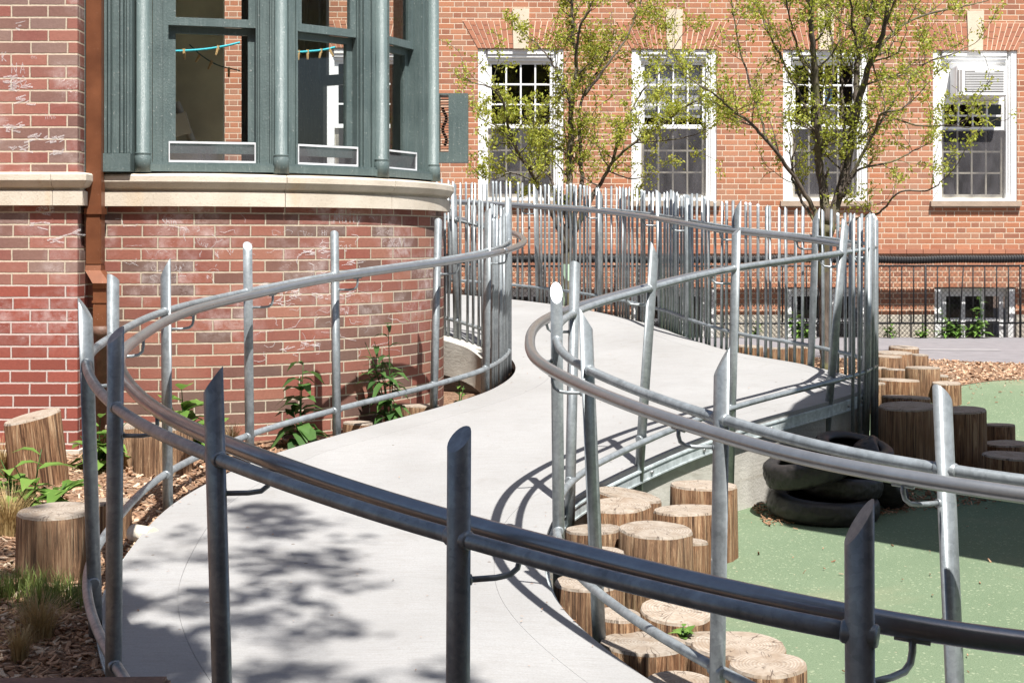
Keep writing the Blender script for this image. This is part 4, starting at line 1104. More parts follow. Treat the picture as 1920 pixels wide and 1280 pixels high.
for a in [
 ('tilted low stump at the back of the log steps, against the steel edge', 1178, 925, 125, 6.8, dict(tilt=(-.16, .0))),
 ('broad low stump in front of the tilted one, left part behind two posts', 1160, 945, 120, 6.45, {}),
 ('tallest back stump of the log steps, crossed by the slim post near the concrete wall', 1320, 908, 125, 6.95, {}),
 ('wide pale stump just below and left of the tallest back stump', 1290, 954, 134, 6.55, {}),
 ('low stump squeezed between the two left posts and the tall front log', 1113, 990, 106, 6.2, {}),
 ('tall pale log with a cracked round top in the middle of the log steps', 1229, 991, 139, 6.05, {}),
 ('narrow stump tucked to the right of the tall pale middle log', 1292, 1013, 72, 6.25, {}),
 ('small stump just above the dark rail, left of the tall middle log', 1128, 1031, 85, 5.85, {}),
 ('leftmost stump below the dark rail, touching the ramp edge', 1100, 1090, 124, 5.5, {}),
 ('low stump between a leaning post base and the raised-rim stump', 1157, 1150, 93, 5.2, {}),
 ('stump with a raised rim below the dark rail, above the green sprout', 1268, 1142, 137, 5.45, dict(tilt=(-.05, .14))),
 ('wide low stump with a straight left side beside the ramp edge', 1208, 1203, 166, 5.0, {}),
 ('stump half hidden behind the post and the widest front stump', 1322, 1195, 95, 5.2, {}),
 ('widest pale stump near the bottom, with radiating cracks, right of the post', 1386, 1207, 182, 4.95, {}),
 ('front right stump at the foot of the log steps on green rubber', 1440, 1243, 148, 4.55, {}),
 ('stump cut off by the bottom edge of the photo below the straight-sided one', 1274, 1277, 132, 4.6, {})]:
    stump(a[0], a[1], a[2], a[3], a[4], G1, **a[5])
G2 = 'stepping logs beyond the curved fence'
for a in [
 ('large dark shaded stump right beside the fence bars behind the tyres', 1703, 760, 109, 8.75),
 ('shaded stump with a half sunlit top behind the large dark one', 1699, 743, 90, 9.25),
 ('dark shaded stump behind the leaning silver post', 1805, 767, 85, 8.85),
 ('low dark stump in shade with green rubber behind it', 1874, 795, 56, 9.3),
 ('reddish low stump above the flat-faced one at the right edge', 1887, 830, 84, 8.95),
 ('flat-faced shaded stump at the right edge of the photo', 1901, 853, 118, 8.5),
 ('farthest pale stump standing on the grey pavement edge', 1695, 650, 55, 13.0),
 ('pale stump just in front of the farthest one, by the fence bars', 1675, 660, 68, 12.6),
 ('slim pale stump right of the farthest group, beside the brown mulch', 1722, 664, 38, 12.8),
 ('mid height pale stump by the fence bars in the far log group', 1664, 667, 56, 12.2),
 ('tall pale sunlit log in front of the mulch strip', 1730, 688, 64, 11.4),
 ('short brown stump left of the tall sunlit log', 1676, 691, 44, 11.7),
 ('small low stump right of the tall sunlit log by the mulch', 1760, 703, 36, 11.85),
 ('wide pale stump in front of the tall sunlit log', 1684, 711, 80, 11.0),
 ('small stump half behind the fence bars, below the short brown one', 1641, 718, 38, 10.85),
 ('sliver of a stump seen beside the fence bars, left of the short brown one', 1646, 689, 34, 12.0),
 ('pale stump standing on the green rubber right of the tall sunlit log', 1775, 717, 52, 11.2),
 ('brown stump seen through the far fence bars, leftmost of three', 1405, 648, 52, 12.0),
 ('brown stump seen through the far fence bars, middle of three', 1456, 652, 46, 12.1),
 ('brown stump seen through the far fence bars, next to the tree trunk', 1503, 650, 48, 12.2)]:
    stump(a[0], a[1], a[2], a[3], a[4], G2)
G3 = 'stumps in the mulch bed by the building'
stump('leaning weathered stump against the brick pier', 80, 777, 106, 7.3, G3, tilt=(.12, .05)).rotation_euler = (.04, -.10, 0)
for a in [
 ('squat dark stump in the shade at the left, near the grass tufts', 110, 955, 146, 5.75),
 ('stump peeking out between the two left dark posts', 203, 938, 84, 6.3),
 ('pale upright stump behind the slim post by the bay, the larger of two', 307, 797, 106, 7.5),
 ('narrow stump close beside the larger pale one by the downspout', 230, 797, 66, 7.65),
 ('low flat stump at the foot of the bay beside the ramp, nearer one', 672, 791, 57, 8.32),
 ('low flat stump at the foot of the bay below the tall weed', 789, 759, 74, 8.9)]:
    stump(a[0], a[1], a[2], a[3], a[4], G3)
bm = bmesh.new(); c = P(266, 972, 6.15); c.z = gh(c.x, c.y)+.045
tube(bm, [c+Vector((-.05, .05, 0)), c+Vector((.055, -.03, 0))], .038, 18)
o = obj('small_log', bm, 'birch'); tag(o, 'small pale log lying on the mulch beside the ramp edge', 'log'); recentre(o, c)

# ------------------------------------------------------------------ tyres
m, nt, b_ = newmat('tyre_tread'); t_ = NT(nt); u, v, _ = t_.sep(t_.uv())
av = t_.math('ABSOLUTE', v)
ph = t_.math('FRACT', t_.math('ADD', t_.math('MULTIPLY', u, 15.0), t_.math('MULTIPLY', t_.math('SINE', t_.math('MULTIPLY', v, 42.0)), .7)))
gro = t_.mapr(t_.math('ABSOLUTE', t_.math('SUBTRACT', ph, .5)), .0, .1, 1, 0)
ph2 = t_.math('FRACT', t_.math('ADD', t_.math('MULTIPLY', u, 7.5), t_.math('MULTIPLY', v, 14.0)))
gro2 = t_.mapr(t_.math('ABSOLUTE', t_.math('SUBTRACT', ph2, .5)), .0, .06, 1, 0)
gr = t_.math('MULTIPLY', t_.math('MAXIMUM', gro, gro2), t_.mapr(av, .055, .075, 1, 0))
dn = t_.noise(t_.geo(), 40, 5, .7)
t_.l(t_.ramp(dn, [(.3, (.014, .012, .011)), (.6, (.026, .022, .02)), (.85, (.055, .046, .038))]), b_.inputs['Base Color']); b_.inputs['Roughness'].default_value = .5; M['tyre_tread'] = m
def tyre(label, c, Ro, W, axis, spin=0.0):
    prof = [(Ro*.62, -.30), (Ro*.66, -.42), (Ro*.78, -.50), (Ro*.89, -.49), (Ro*.955, -.40), (Ro*.985, -.22), (Ro, 0), (Ro*.985, .22), (Ro*.955, .40), (Ro*.89, .49), (Ro*.78, .50), (Ro*.66, .42), (Ro*.62, .30), (Ro*.66, .27), (Ro*.84, .34), (Ro*.93, .2), (Ro*.94, 0), (Ro*.93, -.2), (Ro*.84, -.34), (Ro*.66, -.27)]
    bm = bmesh.new(); uvl = bm.loops.layers.uv.verify(); n = 192
    q = Vector((0, 0, 1)).rotation_difference(Vector(axis).normalized()).to_matrix(); q = q@Matrix.Rotation(spin, 3, 'Z')
    prof = prof[:3]+[(Ro*.89, -.49), (Ro*.955, -.42), (Ro*.98, -.31), (Ro*.992, -.2), (Ro*.998, -.1), (Ro, 0), (Ro*.998, .1), (Ro*.992, .2), (Ro*.98, .31), (Ro*.955, .42), (Ro*.89, .49)]+prof[10:]
    def gr(k, w):
        if abs(w) > .47: return 0.0
        v = (k+abs(w)*26+(3 if w > 0 else 0)) % 12
        return .005 if v < 2 else (.004 if abs(abs(w)-.2) < .02 and (k//6) % 3 else 0.0)
    rings = [[bm.verts.new(q@Vector(((r-(gr(k, w) if 3 <= i <= 13 else 0))*cos(2*pi*k/n), (r-(gr(k, w) if 3 <= i <= 13 else 0))*sin(2*pi*k/n), w*W))) for i, (r, w) in enumerate(prof)] for k in range(n)]
    for k in range(n):
        a, b = rings[k], rings[(k+1) % n]
        for i in range(len(prof)):
            j = (i+1) % len(prof)
            f = bm.faces.new((a[i], b[i], b[j], a[j])); f.smooth = True
            outer_ = 2 <= i <= 13
            for l, (kk, ii) in zip(f.loops, ((k, i), (k+1, i), (k+1, j), (k, j))):
                l[uvl].uv = (kk/n*2*pi*Ro, prof[ii][1]*W if outer_ else .5)
    o = obj('tyre', bm, 'tyre_tread'); o.location = c; tag(o, label, 'tyre', 'pile of old motorcycle tyres'); return o
zg = gh(1.7, 7.8)
tyre('bottom tyre of the pile, lying flat on the rubber', Vector((XW(1543, 7.8), 7.8, zg+.06)), .305, .125, (.05, -.04, 1))
tyre('middle tyre lying on the bottom one, tread in profile', Vector((XW(1575, 7.86), 7.86, zg+.175)), .235, .115, (.08, -.06, 1), .4)
tyre('top left tyre tilted to the left with its open middle showing', Vector((XW(1516, 7.76), 7.76, zg+.275)), .25, .135, (-.24, -.02, 1), .9)
tyre('upper tyre leaning against the fence bars at the back of the pile', Vector((XW(1600, 8.04), 8.04, zg+.305)), .225, .13, (.12, -.18, 1), .2)
tyre('right dark tyre standing on edge against the shaded stump', Vector((XW(1652, 8.08), 8.08, zg+.19)), .215, .14, (.85, -.3, .5), .3)

# ------------------------------------------------------------------ weeds and grasses
def weed(label, px, D, ytop, nst, ll, lw, droop, nleaf, spread, mat='weed_leaf', stem='weed_dark', name='weed', flower=False, base=None, y=None):
    x = XW(px, D); z = gh(x, D) if base is None else base; H = ZW(ytop, D)-z
    t = thing(name, label, 'plant', (x, D, z))
    ll *= 1.15; lw *= 1.15
    sb = bmesh.new(); lb = bmesh.new()
    for s in range(nst):
        a = random.uniform(0, 6.28); h = H*(1 if s == 0 else random.uniform(.4, .85)); lean = spread*(0.25 if s == 0 else random.uniform(.5, 1))
        pts = [Vector((x+cos(a)*lean*f*f+(.01*s*cos(a)), D+sin(a)*lean*f*f, z+h*f)) for f in (0, .25, .5, .75, 1)]
        tube(sb, pts, [.005, .0045, .004, .003, .002], 5)
        for k in range(nleaf):
            f = random.uniform(.12, 1.0) if s else (k+.6)/nleaf; i = min(3, int(f*4)); p = pts[i].lerp(pts[i+1], f*4-i)
            b = k*2.4+random.uniform(-.5, .5); sc_ = (1.15-.6*f)*random.uniform(.7, 1.1)
            leaf(lb, p, Vector((cos(b), sin(b), random.uniform(.2, .9))), ll*sc_*1.35, lw*sc_*1.7, droop*random.uniform(.6, 1.3))
        if flower and s == 0:
            for k in range(10): b = k*.63; leaf(lb, pts[-1], Vector((cos(b), sin(b), .3)), .03, .012, .2)
    obj('stem', sb, stem, t); obj('leaves', lb, mat, t); return t
weed('bright green broad-leaved plant at the left edge, in front of the leaning stump', 62, 6.55, 843, 11, .19, .06, .55, 5, .15)
weed('leafy weed in the corner behind the two dark posts, below the downspout', 185, 7.55, 775, 6, .13, .055, .5, 6, .14)
weed('large round-leaved weed at the foot of the bay, left of the slim post', 345, 7.92, 722, 5, .16, .11, .4, 6, .10, 'weed_leaf')
weed('low leafy weed beside the round-leaved one, by the dark slanted post', 388, 7.95, 765, 5, .11, .045, .5, 6, .12)
weed('upright weed with drooping leaves growing at the foot of the bay', 563, 8.1, 678, 3, .16, .06, .75, 10, .08, 'weed_dark')
weed('tallest weed with narrow leaves and a flower head near the slim silver post', 732, 8.55, 606, 6, .15, .032, .7, 11, .15, 'weed_dark', flower=True)
weed('tiny sprig of weed inside the wire mesh beside the ramp', 862, 9.6, 702, 2, .06, .03, .5, 4, .04)
weed('tiny bright sprout growing between the log steps', 1278, 5.22, 1172, 3, .05, .022, .3, 4, .03, base=ZW(1200, 5.22))
for lab, px, yt, n_, l_ in [('tall leafy weed climbing in front of the far basement window', 1842, 540, 3, .10), ('bushy bright weed at the fence foot right of the tall one', 1830, 592, 5, .12), ('weed at the left jamb of the far basement window', 1768, 580, 5, .11),
                            ('small weed low on the fence between two bars', 1728, 608, 4, .08), ('thin sparse weed at the fence nearest the bar fence', 1668, 598, 4, .06), ('weed spilling over the sill in the middle of the far basement window', 1797, 600, 5, .1),
                            ('weed in front of the basement window seen through the bars', 1492, 575, 5, .11), ('leafy weed right of the trunk, seen through the bars', 1512, 600, 4, .1), ('small weed seen through the bars left of the basement window', 1418, 600, 4, .09)]:
    weed(lab, px, 17.33 if px > 1600 else 17.3, yt, n_, l_, .035, .5, 8, .10)
def tuft(label, px, py, D, n, h, spread, mat, name='grass_tuft'):
    x = XW(px, D); z = gh(x, D); bm = bmesh.new()
    for k in range(n):
        a = random.uniform(0, 6.28); r = random.uniform(0, spread*.35); l = h*random.uniform(.5, 1.1); b = a+random.uniform(-.6, .6)
        p = Vector((x+cos(a)*r, D+sin(a)*r, z)); o_ = random.uniform(.2, 1)*spread; w = random.uniform(.0012, .0028)
        pr = None; s = Vector((-sin(b), cos(b), 0))*w
        for f in (0, .35, .7, 1):
            c = p+Vector((cos(b)*o_*f*f, sin(b)*o_*f*f, l*(f-.35*f*f*(o_/spread)))); wv = (1-f*.85)
            cur = (bm.verts.new(c-s*wv), bm.verts.new(c+s*wv))
            if pr: bm.faces.new((pr[0], pr[1], cur[1], cur[0]))
            pr = cur
    o = obj(name, bm, mat); tag(o, label, 'grass'); recentre(o, (x, D, z)); return o
tuft('dry brown grass tuft in the bottom left corner', 72, 1190, 4.95, 420, .19, .14, 'dry_grass')
tuft('small straw tuft at the left edge below the dry brown one', 36, 1215, 4.75, 160, .15, .08, 'dry_grass')
tuft('straw coloured grass clump at the left edge by the bright plant', 15, 920, 6.3, 420, .25, .16, 'dry_grass')
tuft('straw grass against the foundation at the far left edge', 5, 850, 7.4, 260, .25, .14, 'dry_grass')
tuft('straw grass tuft at the foot of the bay by the dark slanted post', 432, 815, 7.9, 260, .20, .10, 'dry_grass')
tuft('short straw tuft beside the small pale log', 268, 1000, 6.0, 120, .07, .05, 'dry_grass')
bm_l = [(20, 1110, 5.45), (45, 1105, 5.5), (75, 1115, 5.42), (105, 1122, 5.35), (135, 1128, 5.3), (-8, 1120, 5.4), (60, 1128, 5.3), (112, 1108, 5.45)]
bm = bmesh.new()
for px, py, D in bm_l:
    x = XW(px, D); z = gh(x, D)
    for k in range(110):
        a = random.uniform(0, 6.28); r = random.uniform(0, .09); l = random.uniform(.04, .12); b = random.uniform(0, 6.28); q = random.uniform(.01, .07)
        p = Vector((x+cos(a)*r, D+sin(a)*r, gh(x, D))); s = Vector((-sin(b), cos(b), 0))*.0016
        v = [bm.verts.new(p-s), bm.verts.new(p+s), bm.verts.new(p+Vector((cos(b)*q*.4, sin(b)*q*.4, l*.7))+s*.7), bm.verts.new(p+Vector((cos(b)*q*.4, sin(b)*q*.4, l*.7))-s*.7), bm.verts.new(p+Vector((cos(b)*q, sin(b)*q, l)))]
        bm.faces.new(v[:4]); bm.faces.new((v[3], v[2], v[4]))
o = obj('grass', bm, 'green_grass'); struct(o, 'stuff')

# loose wood chips on the mulch
def chips(n, area, zoff, smin, smax, mats):
    bm = bmesh.new()
    for k in range(n):
        x, y = area()
        if x is None: continue
        z = gh(x, y)+zoff+random.uniform(0, .008); l = random.uniform(smin, smax); w = l*random.uniform(.2, .45); a = random.uniform(0, 3.14)
        rt = Matrix.Rotation(a, 3, 'Z')@Matrix.Rotation(random.gauss(0, .35), 3, 'Y')@Matrix.Rotation(random.gauss(0, .3), 3, 'X')
        q = [Vector((x, y, z))+rt@Vector(c) for c in ((-l/2, -w/2, 0), (l/2, -w*.3, 0), (l*.45, w/2, 0), (-l*.4, w*.4, 0))]
        t = Vector((0, 0, .004)); lo = [bm.verts.new(c) for c in q]; hi = [bm.verts.new(c+t) for c in q]; mi = random.choice((0, 0, 1, 2))
        f = bm.faces.new(hi); f.material_index = mi
        for e in range(4): f = bm.faces.new((lo[e], lo[(e+1) % 4], hi[(e+1) % 4], hi[e])); f.material_index = mi
    return struct(obj('wood_chips', bm, mats), 'stuff')
def aL():
    y = random.uniform(4.3, 8.2); return random.uniform(-.37*y-.1, interp(CEN, y)-.2 if y < 7 else interp(CEN, y)-.3), y
chips(9000, aL, .002, .012, .05, ['chip_a', 'chip_b', 'chip_c'])
def aR():
    x = random.uniform(2.4, 5.6); return x, random.uniform(yend(x), yend2(x))
chips(3500, aR, .006, .02, .06, ['chip_a', 'chip_b', 'chip_c'])
def aT():
    x = random.uniform(1.35, 3.1); e = 7.55+(x-1.4)*.42; return x, random.uniform(e, e+.75)
chips(1800, aT, .003, .01, .035, ['chip_b', 'chip_b', 'chip_a'])

# leaf litter and grit on the ramp, mostly along its edges, and chips strayed onto the rubber
bm = bmesh.new()
for k in range(420):
    s = random.uniform(1, len(PAIR)-2); i = int(s*10); e = random.random()
    f = random.random()**3*.5; f = f if e < .5 else 1-f
    c = eA[i].lerp(eB[i], f) if random.random() < .9 else eA[i].lerp(eB[i], random.random()); l = random.uniform(.004, .022); a = random.uniform(0, 6.28)
    if c.y < 3.5: continue
    c = c+Vector((random.uniform(-.05, .05), random.uniform(-.05, .05), .006)); u = Vector((cos(a), sin(a), random.uniform(-.1, .3)))*l; v = Vector((-sin(a), cos(a), 0))*l*random.uniform(.2, .5)
    fc = bm.faces.new([bm.verts.new(q) for q in (c-u*.5-v*.3, c+v*.5*.2-v*.5, c+u*.5, c+v*.5)]); fc.material_index = random.choice((0, 1, 1))
struct(obj('leaf_litter', bm, ['chip_a', 'chip_b']), 'stuff')
def aG():
    if random.random() < .6:
        x = random.uniform(2.6, 5.5); return x, yend(x)-random.expovariate(3.2)
    x = random.uniform(.9, 4.5); return x, random.uniform(4.2, 9.5)
chips(420, aG, .003, .006, .028, ['chip_a', 'chip_c', 'chip_b'])
# plank bench cut off by the bottom left corner
bn = thing('bench', 'dark wooden plank bench just showing at the bottom left corner', 'bench', (-1.25, 2.85, -.38))
bm = bmesh.new(); box(bm, -1.95, -.70, 2.72, 2.92, .25, .302, 0, Matrix.Rotation(.03, 3, 'Z')); bmesh.ops.bevel(bm, geom=bm.edges[:], offset=.008, segments=2, affect='EDGES'); obj('seat', bm, 'plank_wood', bn)
for x in (-1.8, -.9):
    bm = bmesh.new(); box(bm, x-.03, x+.03, 2.74, 2.89, -.42, .25); obj('leg', bm, 'plank_wood', bn)

# ------------------------------------------------------------------ trees
def build_tree(name, label, D, limbs, nleaf, seed, twl=.5, lsz=.045, group='young trees behind the curved fence', mat='spring_leaf'):
    random.seed(seed)
    b0 = limbs[0]; base = P(b0[0][0][0], b0[0][0][1], D); base.z = 0
    t = thing(name, label, 'tree', base, group)
    wood = bmesh.new(); lv = bmesh.new(); tips = []
    def leaves(p, n, s):
        for _ in range(n): tinyleaf(lv, p+Vector((random.gauss(0, s), random.gauss(0, s), random.gauss(0, s))), lsz*random.uniform(.7, 1.3))
    def twig(p, d, l, r, lev):
        n = 5; pts = [p]; dd = d.normalized()
        for k in range(n):
            dd = (dd+Vector((random.gauss(0, .22), random.gauss(0, .22), random.gauss(.05, .2)))).normalized()
            pts.append(pts[-1]+dd*l/n)
        tube(wood, pts, [max(.0022, r*(1-.75*i/n)) for i in range(n+1)], 5 if lev else 4)
        if lev > 0:
            for k in range(random.randint(3, 5)):
                i = random.randint(1, n); q = (pts[i]-pts[i-1]).normalized(); s = Vector((random.gauss(0, 1), random.gauss(0, 1), random.gauss(.2, .8)))
                twig(pts[i], q*.7+s.normalized()*.9, l*random.uniform(.35, .65), r*.5, lev-1)
        for i in range(1 if lev == 0 else 3, n+1): tips.append(pts[i])
    for px, r0, r1, off, dens in limbs:
        n = len(px); pts = []
        for i, (x, y) in enumerate(px):
            f = i/(n-1); pts.append(P(x, y, D+off*f*f*(3-2*f)+.05*sin(i*2.1+seed)))
        cv, _ = catmull(pts, 6); m_ = len(cv)
        for i in range(1, m_-1): cv[i] = cv[i]+Vector((random.gauss(0, .006), random.gauss(0, .006), 0))
        rad = [lerp(r0, r1, (i/(m_-1))**.8) for i in range(m_)]
        tube(wood, cv, rad, 10)
        L = sum((b-a).length for a, b in zip(cv, cv[1:]))
        for k in range(int(L*dens*1.8)):
            i = random.randint(int(m_*.25), m_-2); q = (cv[i+1]-cv[i]).normalized(); s = Vector((random.gauss(0, 1), random.gauss(0, 1), random.gauss(.55, .6))).normalized()
            twig(cv[i], q*.5+s, twl*random.uniform(.5, 1.15), min(rad[i]*.45, .011), 1)
        twig(cv[-1], cv[-1]-cv[-2], twl*.7, r1, 1)
    per = nleaf/len(tips)
    for p in tips:
        if random.random() < .72: leaves(p, max(1, int(random.expovariate(1/(per/.72*1.0))+.5)), .03)
    obj('trunk', wood, 'tree_bark', t); o = obj('crown', lv, mat, t); print(name, len(tips), len(o.data.polygons)//2); return t
T1 = [([(1066, 625), (1066, 560), (1064, 480), (1067, 420)], .055, .045, 0, 0),
 ([(1067, 425), (1067, 375), (1067, 312), (1070, 250), (1072, 187), (1081, 125), (1074, 62), (1070, -20)], .042, .014, .1, 5),
 ([(1064, 470), (1036, 400), (1023, 369), (995, 322), (970, 281), (954, 237), (945, 194), (926, 169), (908, 160)], .03, .007, -.6, 5),
 ([(1066, 440), (1086, 375), (1090, 319), (1089, 281), (1086, 219), (1096, 175), (1122, 130), (1140, 100)], .03, .008, .5, 5),
 ([(1060, 440), (1036, 345), (1024, 300), (1020, 262), (1030, 215)], .02, .006, .5, 5),
 ([(1075, 440), (1110, 370), (1128, 340), (1152, 300), (1188, 268), (1240, 235), (1285, 200), (1320, 185)], .028, .006, -.5, 6),
 ([(1080, 125), (1085, 60), (1103, 22), (1120, -20)], .018, .007, -.4, 5),
 ([(1096, 180), (1140, 120), (1175, 70), (1195, 20), (1210, -20)], .016, .006, .3, 5),
 ([(1072, 200), (1040, 130), (1015, 90), (990, 70)], .014, .005, .3, 4),
 ([(1150, 300), (1170, 240), (1200, 180), (1240, 130), (1270, 80)], .014, .005, .4, 5),
 ([(1010, 345), (980, 330), (955, 325), (930, 335), (905, 330)], .010, .004, -.3, 4),
 ([(955, 240), (930, 235), (905, 225)], .008, .004, .2, 4),
 ([(1188, 268), (1230, 265), (1275, 260), (1310, 250)], .010, .004, -.4, 5),
 ([(1140, 320), (1180, 335), (1210, 330), (1228, 320)], .009, .004, .3, 3)]
build_tree('young_tree', 'young multi-stemmed tree with a pale green guard, left of the two', 14.8, T1, 18500, 3, .52, .036)
T2 = [([(1552, 705), (1548, 600), (1545, 500), (1550, 420)], .065, .055, 0, 0),
 ([(1549, 430), (1545, 360), (1535, 300), (1533, 240), (1531, 180), (1528, 120), (1522, 40), (1520, -20)], .048, .022, -.3, 5),
 ([(1552, 440), (1572, 370), (1590, 300), (1598, 240), (1606, 170), (1611, 100), (1626, 40), (1645, -20)], .05, .02, .3, 5),
 ([(1600, 235), (1628, 130), (1650, 80), (1672, -20)], .035, .018, -.4, 5),
 ([(1545, 440), (1523, 387), (1480, 320), (1440, 267), (1410, 233), (1373, 207), (1343, 180), (1305, 155)], .026, .006, -.6, 5),
 ([(1535, 430), (1500, 370), (1485, 320), (1490, 270), (1480, 220)], .016, .006, .5, 3),
 ([(1575, 370), (1583, 270), (1580, 180), (1575, 100), (1570, -20)], .018, .008, .5, 4),
 ([(1580, 370), (1602, 318), (1640, 247), (1653, 213), (1690, 205), (1720, 180)], .02, .005, -.5, 5),
 ([(1590, 345), (1612, 318), (1673, 303), (1713, 283), (1740, 270)], .014, .004, .4, 4),
 ([(1560, 430), (1620, 405), (1650, 398), (1687, 360), (1740, 357), (1773, 333), (1795, 308)], .014, .004, -.6, 2.2),
 ([(1628, 130), (1665, 70), (1723, 32), (1800, 14), (1850, 2)], .018, .005, .5, 5),
 ([(1533, 250), (1500, 180), (1470, 120), (1440, 60), (1420, 10), (1410, -20)], .018, .006, .4, 4),
 ([(1530, 170), (1495, 90), (1480, 30), (1470, -20)], .014, .006, -.4, 4),
 ([(1440, 267), (1410, 170), (1385, 90), (1375, 20), (1368, -10)], .012, .005, .3, 3.5),
 ([(1640, 247), (1690, 170), (1735, 120), (1790, 100), (1830, 80)], .012, .004, .2, 4),
 ([(1653, 213), (1720, 235), (1780, 235), (1815, 240)], .010, .004, -.3, 4),
 ([(1611, 110), (1600, 50), (1590, -20)], .014, .008, -.5, 4),
 ([(1532, 250), (1560, 150), (1560, 70), (1550, -20)], .014, .006, .2, 4)]
build_tree('young_tree', 'larger tree with dark forked stems in front of the third sash window', 12.9, T2, 18000, 11, .47, .033)
bm = bmesh.new(); pts = [P(1066, y, 14.8) for y in (578, 540, 495)]; tube(bm, pts, [.075, .07, .066], 14, False)
o = obj('tree_guard', bm, 'tree_guard'); tag(o, 'pale green plastic guard round the trunk of the left tree', 'tree guard'); recentre(o, pts[0])

# big tree and added canopy outside the picture; their shade falls into it
random.seed(21)
sx, sy = .178, -.5
st = thing('shade_tree', 'big leafy tree behind the viewer shading the front railing', 'tree', (-1.6, -2.6, -.6))
bm = bmesh.new(); lv = bmesh.new()
tube(bm, [(-1.6, -2.6, -.8), (-1.5, -2.5, 1), (-1.2, -2.2, 2.6), (-.9, -1.9, 4.2)], [.24, .19, .17, .15], 14)
foot = [(1.05, 2.2, .42, 1), (.55, 2.3, .5, 1), (.0, 2.65, .5, 1), (-.5, 3.05, .5, 1), (-.9, 3.6, .45, 1), (-1.25, 4.2, .38, .9), (-1.5, 4.75, .28, .8), (1.2, 1.5, .7, .8), (0, 1.7, .8, .8), (-1.2, 2.2, .8, .7),
        (-1.95, 4.5, .4, .16), (-1.8, 5.0, .25, .1), (1.9, .9, .9, .5), (.6, .6, .9, .6), (-.9, .9, .9, .6), (-2.4, 1.6, .9, .5), (2.6, -.4, 1, .4), (.8, -.6, 1, .5), (-1.2, -.4, 1, .5), (-2.6, 3.2, .7, .4)]
def put(x, y, H, s): tinyleaf(lv, Vector((x+(H-.5)*sx, y+(H-.5)*sy, H)), s)
for x, y, r, d in foot:
    for k in range(int(1900*d*r*r/.2)):
        a = random.uniform(0, 6.28); q = r*sqrt(random.random()); put(x+cos(a)*q, y+sin(a)*q, random.uniform(4.6, 7.6), random.uniform(.11, .19))
spot = [(-1.0, 5.0, .5), (-.75, 4.4, .45), (-.95, 5.7, .4), (-.6, 5.3, .3), (-.35, 4.0, .3), (-1.1, 6.2, .18), (.1, 3.75, .22), (.35, 3.45, .15), (-1.9, 5.5, .4)]
for x, y, r in spot:
    for c_ in range(int(18*r/.4)):
        a = random.uniform(0, 6.28); q = r*sqrt(random.random()); cx, cy, H = x+cos(a)*q, y+sin(a)*q, random.uniform(6.5, 9.5)
        for k in range(random.randint(5, 14)): put(cx+random.gauss(0, .065), cy+random.gauss(0, .05), H+random.gauss(0, .1), random.uniform(.08, .14))
for k in range(26):
    x, y, r, d = random.choice(foot); H = random.uniform(4.8, 7.2)
    e = Vector((x+(H-.5)*sx, y+(H-.5)*sy, H)); s_ = Vector((-.9, -1.9, 4.1)); mdl = s_.lerp(e, .5)+Vector((0, 0, .4))
    tube(bm, catmull([s_, mdl, e], 5)[0], [.05]*1+[.045-.003*i for i in range(10)], 6)
obj('trunk', bm, 'tree_bark', st); obj('crown', lv, 'shade_leaf', st)
sh = thing('added_canopy', 'unseen canopy added right of view, roof shaped to shade the logs and tyres', 'shelter', (3.8, 6.4, -.4))
bm = bmesh.new(); poly = [(2.09, 5.78), (4.6, 3.65), (5.6, 4.4), (5.6, 7.95), (3.3, 7.86), (2.95, 7.78), (2.66, 7.62), (2.42, 7.36), (2.24, 7.0), (2.12, 6.6), (2.07, 6.2)]  # added roof, outline shaped to the shadow edge on slab, fence and rubber
lo = [bm.verts.new((x, y, 3.2)) for x, y in poly]; hi = [bm.verts.new((x, y, 3.3)) for x, y in poly]
bm.faces.new(lo[::-1]); bm.faces.new(hi)
for k in range(len(poly)): bm.faces.new((lo[k], lo[(k+1) % len(poly)], hi[(k+1) % len(poly)], hi[k]))
obj('roof', bm, 'canopy_wood', sh)
for x, y in ((3.9, 5.2), (5.3, 5.0), (5.3, 7.6), (3.7, 7.5)):
    bm = bmesh.new(); box(bm, x-.06, x+.06, y-.06, y+.06, -.5, 3.2); obj('post', bm, 'canopy_wood', sh)

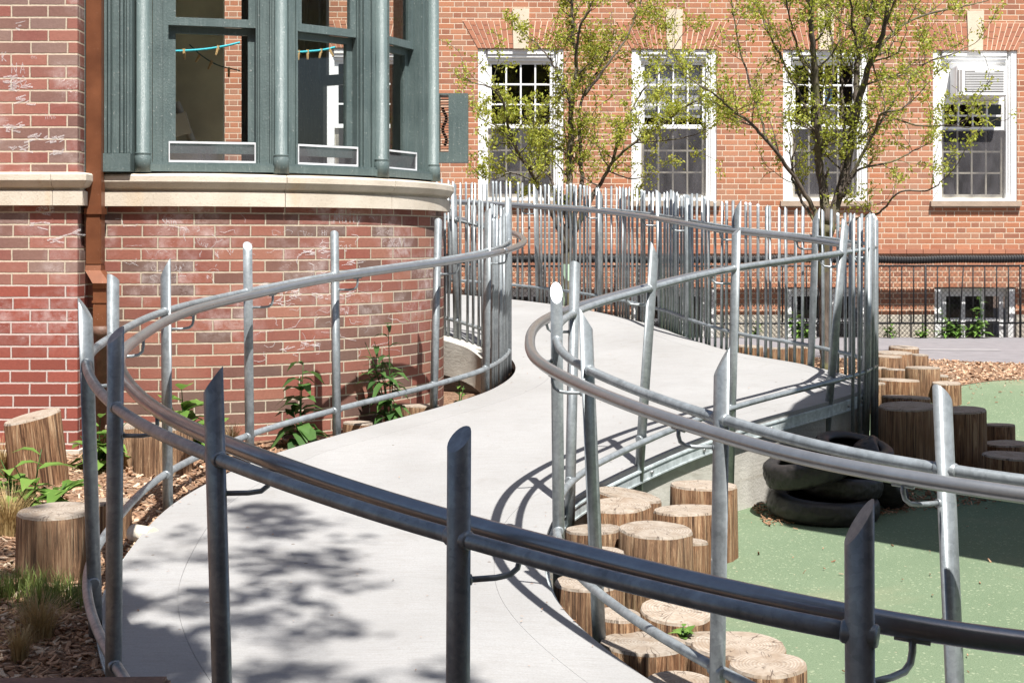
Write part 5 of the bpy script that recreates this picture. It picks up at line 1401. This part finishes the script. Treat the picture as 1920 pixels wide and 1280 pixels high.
bk = thing('brick_building', 'unseen brick block added behind the viewer to keep sky light off railings', 'building', (0, -8, -.6))  # added unseen block; cuts sky fill on the near railing, darkens window reflections
bm = bmesh.new(); uvl = bm.loops.layers.uv.verify()
for (xa, ya), (xb, yb) in (((16, -8), (-16, -8)), ((-16, -8), (-16, -20)), ((16, -20), (16, -8))): 
    d_ = sqrt((xb-xa)**2+(yb-ya)**2); uvquad(bm, uvl, [(xa, ya, -1), (xb, yb, -1), (xb, yb, 13), (xa, ya, 13)], [(0, -1), (d_, -1), (d_, 13), (0, 13)])
obj('wall', bm, 'brick_old', bk)
bm = bmesh.new(); box(bm, -16.2, 16.2, -20, -7.9, 13, 13.3); obj('roof', bm, 'asphalt', bk)
for x in range(-14, 15, 4):
    for z in (1, 4.5, 7.3, 10.2):
        bm = bmesh.new(); box(bm, x-.6, x+.6, -8, -7.95, z, z+1.9); obj('window', bm, 'black_plastic', bk)
# ------------------------------------------------------------------ light, sky, camera
d = Vector((-.178, .5, -1)).normalized()
L = bpy.data.lights.new('Sun', 'SUN'); L.energy = 4.6; L.angle = radians(.53); L.color = (1, .97, .925)
lo_ = bpy.data.objects.new('Sun', L); COL.objects.link(lo_); lo_.rotation_euler = d.to_track_quat('-Z', 'Y').to_euler(); lo_.location = (2, -5, 12)
w = bpy.data.worlds.new('World'); sc.world = w; w.use_nodes = True
nt = w.node_tree; sky = nt.nodes.new('ShaderNodeTexSky'); sky.sky_type = 'NISHITA'; sky.sun_disc = False
sky.sun_elevation = math.asin(-d.z); sky.sun_rotation = atan2(-d.x, -d.y); sky.air_density = 1.0; sky.dust_density = 1.5; sky.ozone_density = .8
nt.links.new(sky.outputs[0], nt.nodes['Background'].inputs[0]); nt.nodes['Background'].inputs[1].default_value = .066
cam = bpy.data.cameras.new('Camera'); co = bpy.data.objects.new('Camera', cam); COL.objects.link(co)
co.location = (0, 0, ZC); co.rotation_euler = (radians(90), 0, 0)
cam.lens = 50; cam.sensor_width = 36; cam.shift_y = -(640-HZ)/1920; cam.clip_end = 1500; cam.clip_start = .05
sc.camera = co
vs = sc.view_settings; sc.display_settings.display_device = 'sRGB'
vs.view_transform = 'Standard'; vs.look = 'None'; vs.gamma = 1; vs.use_curve_mapping = False; vs.exposure = 1.1
sc.render.filter_size = 1.1; sc.cycles.max_bounces = 8; sc.cycles.transparent_max_bounces = 12; sc.cycles.use_denoising = True
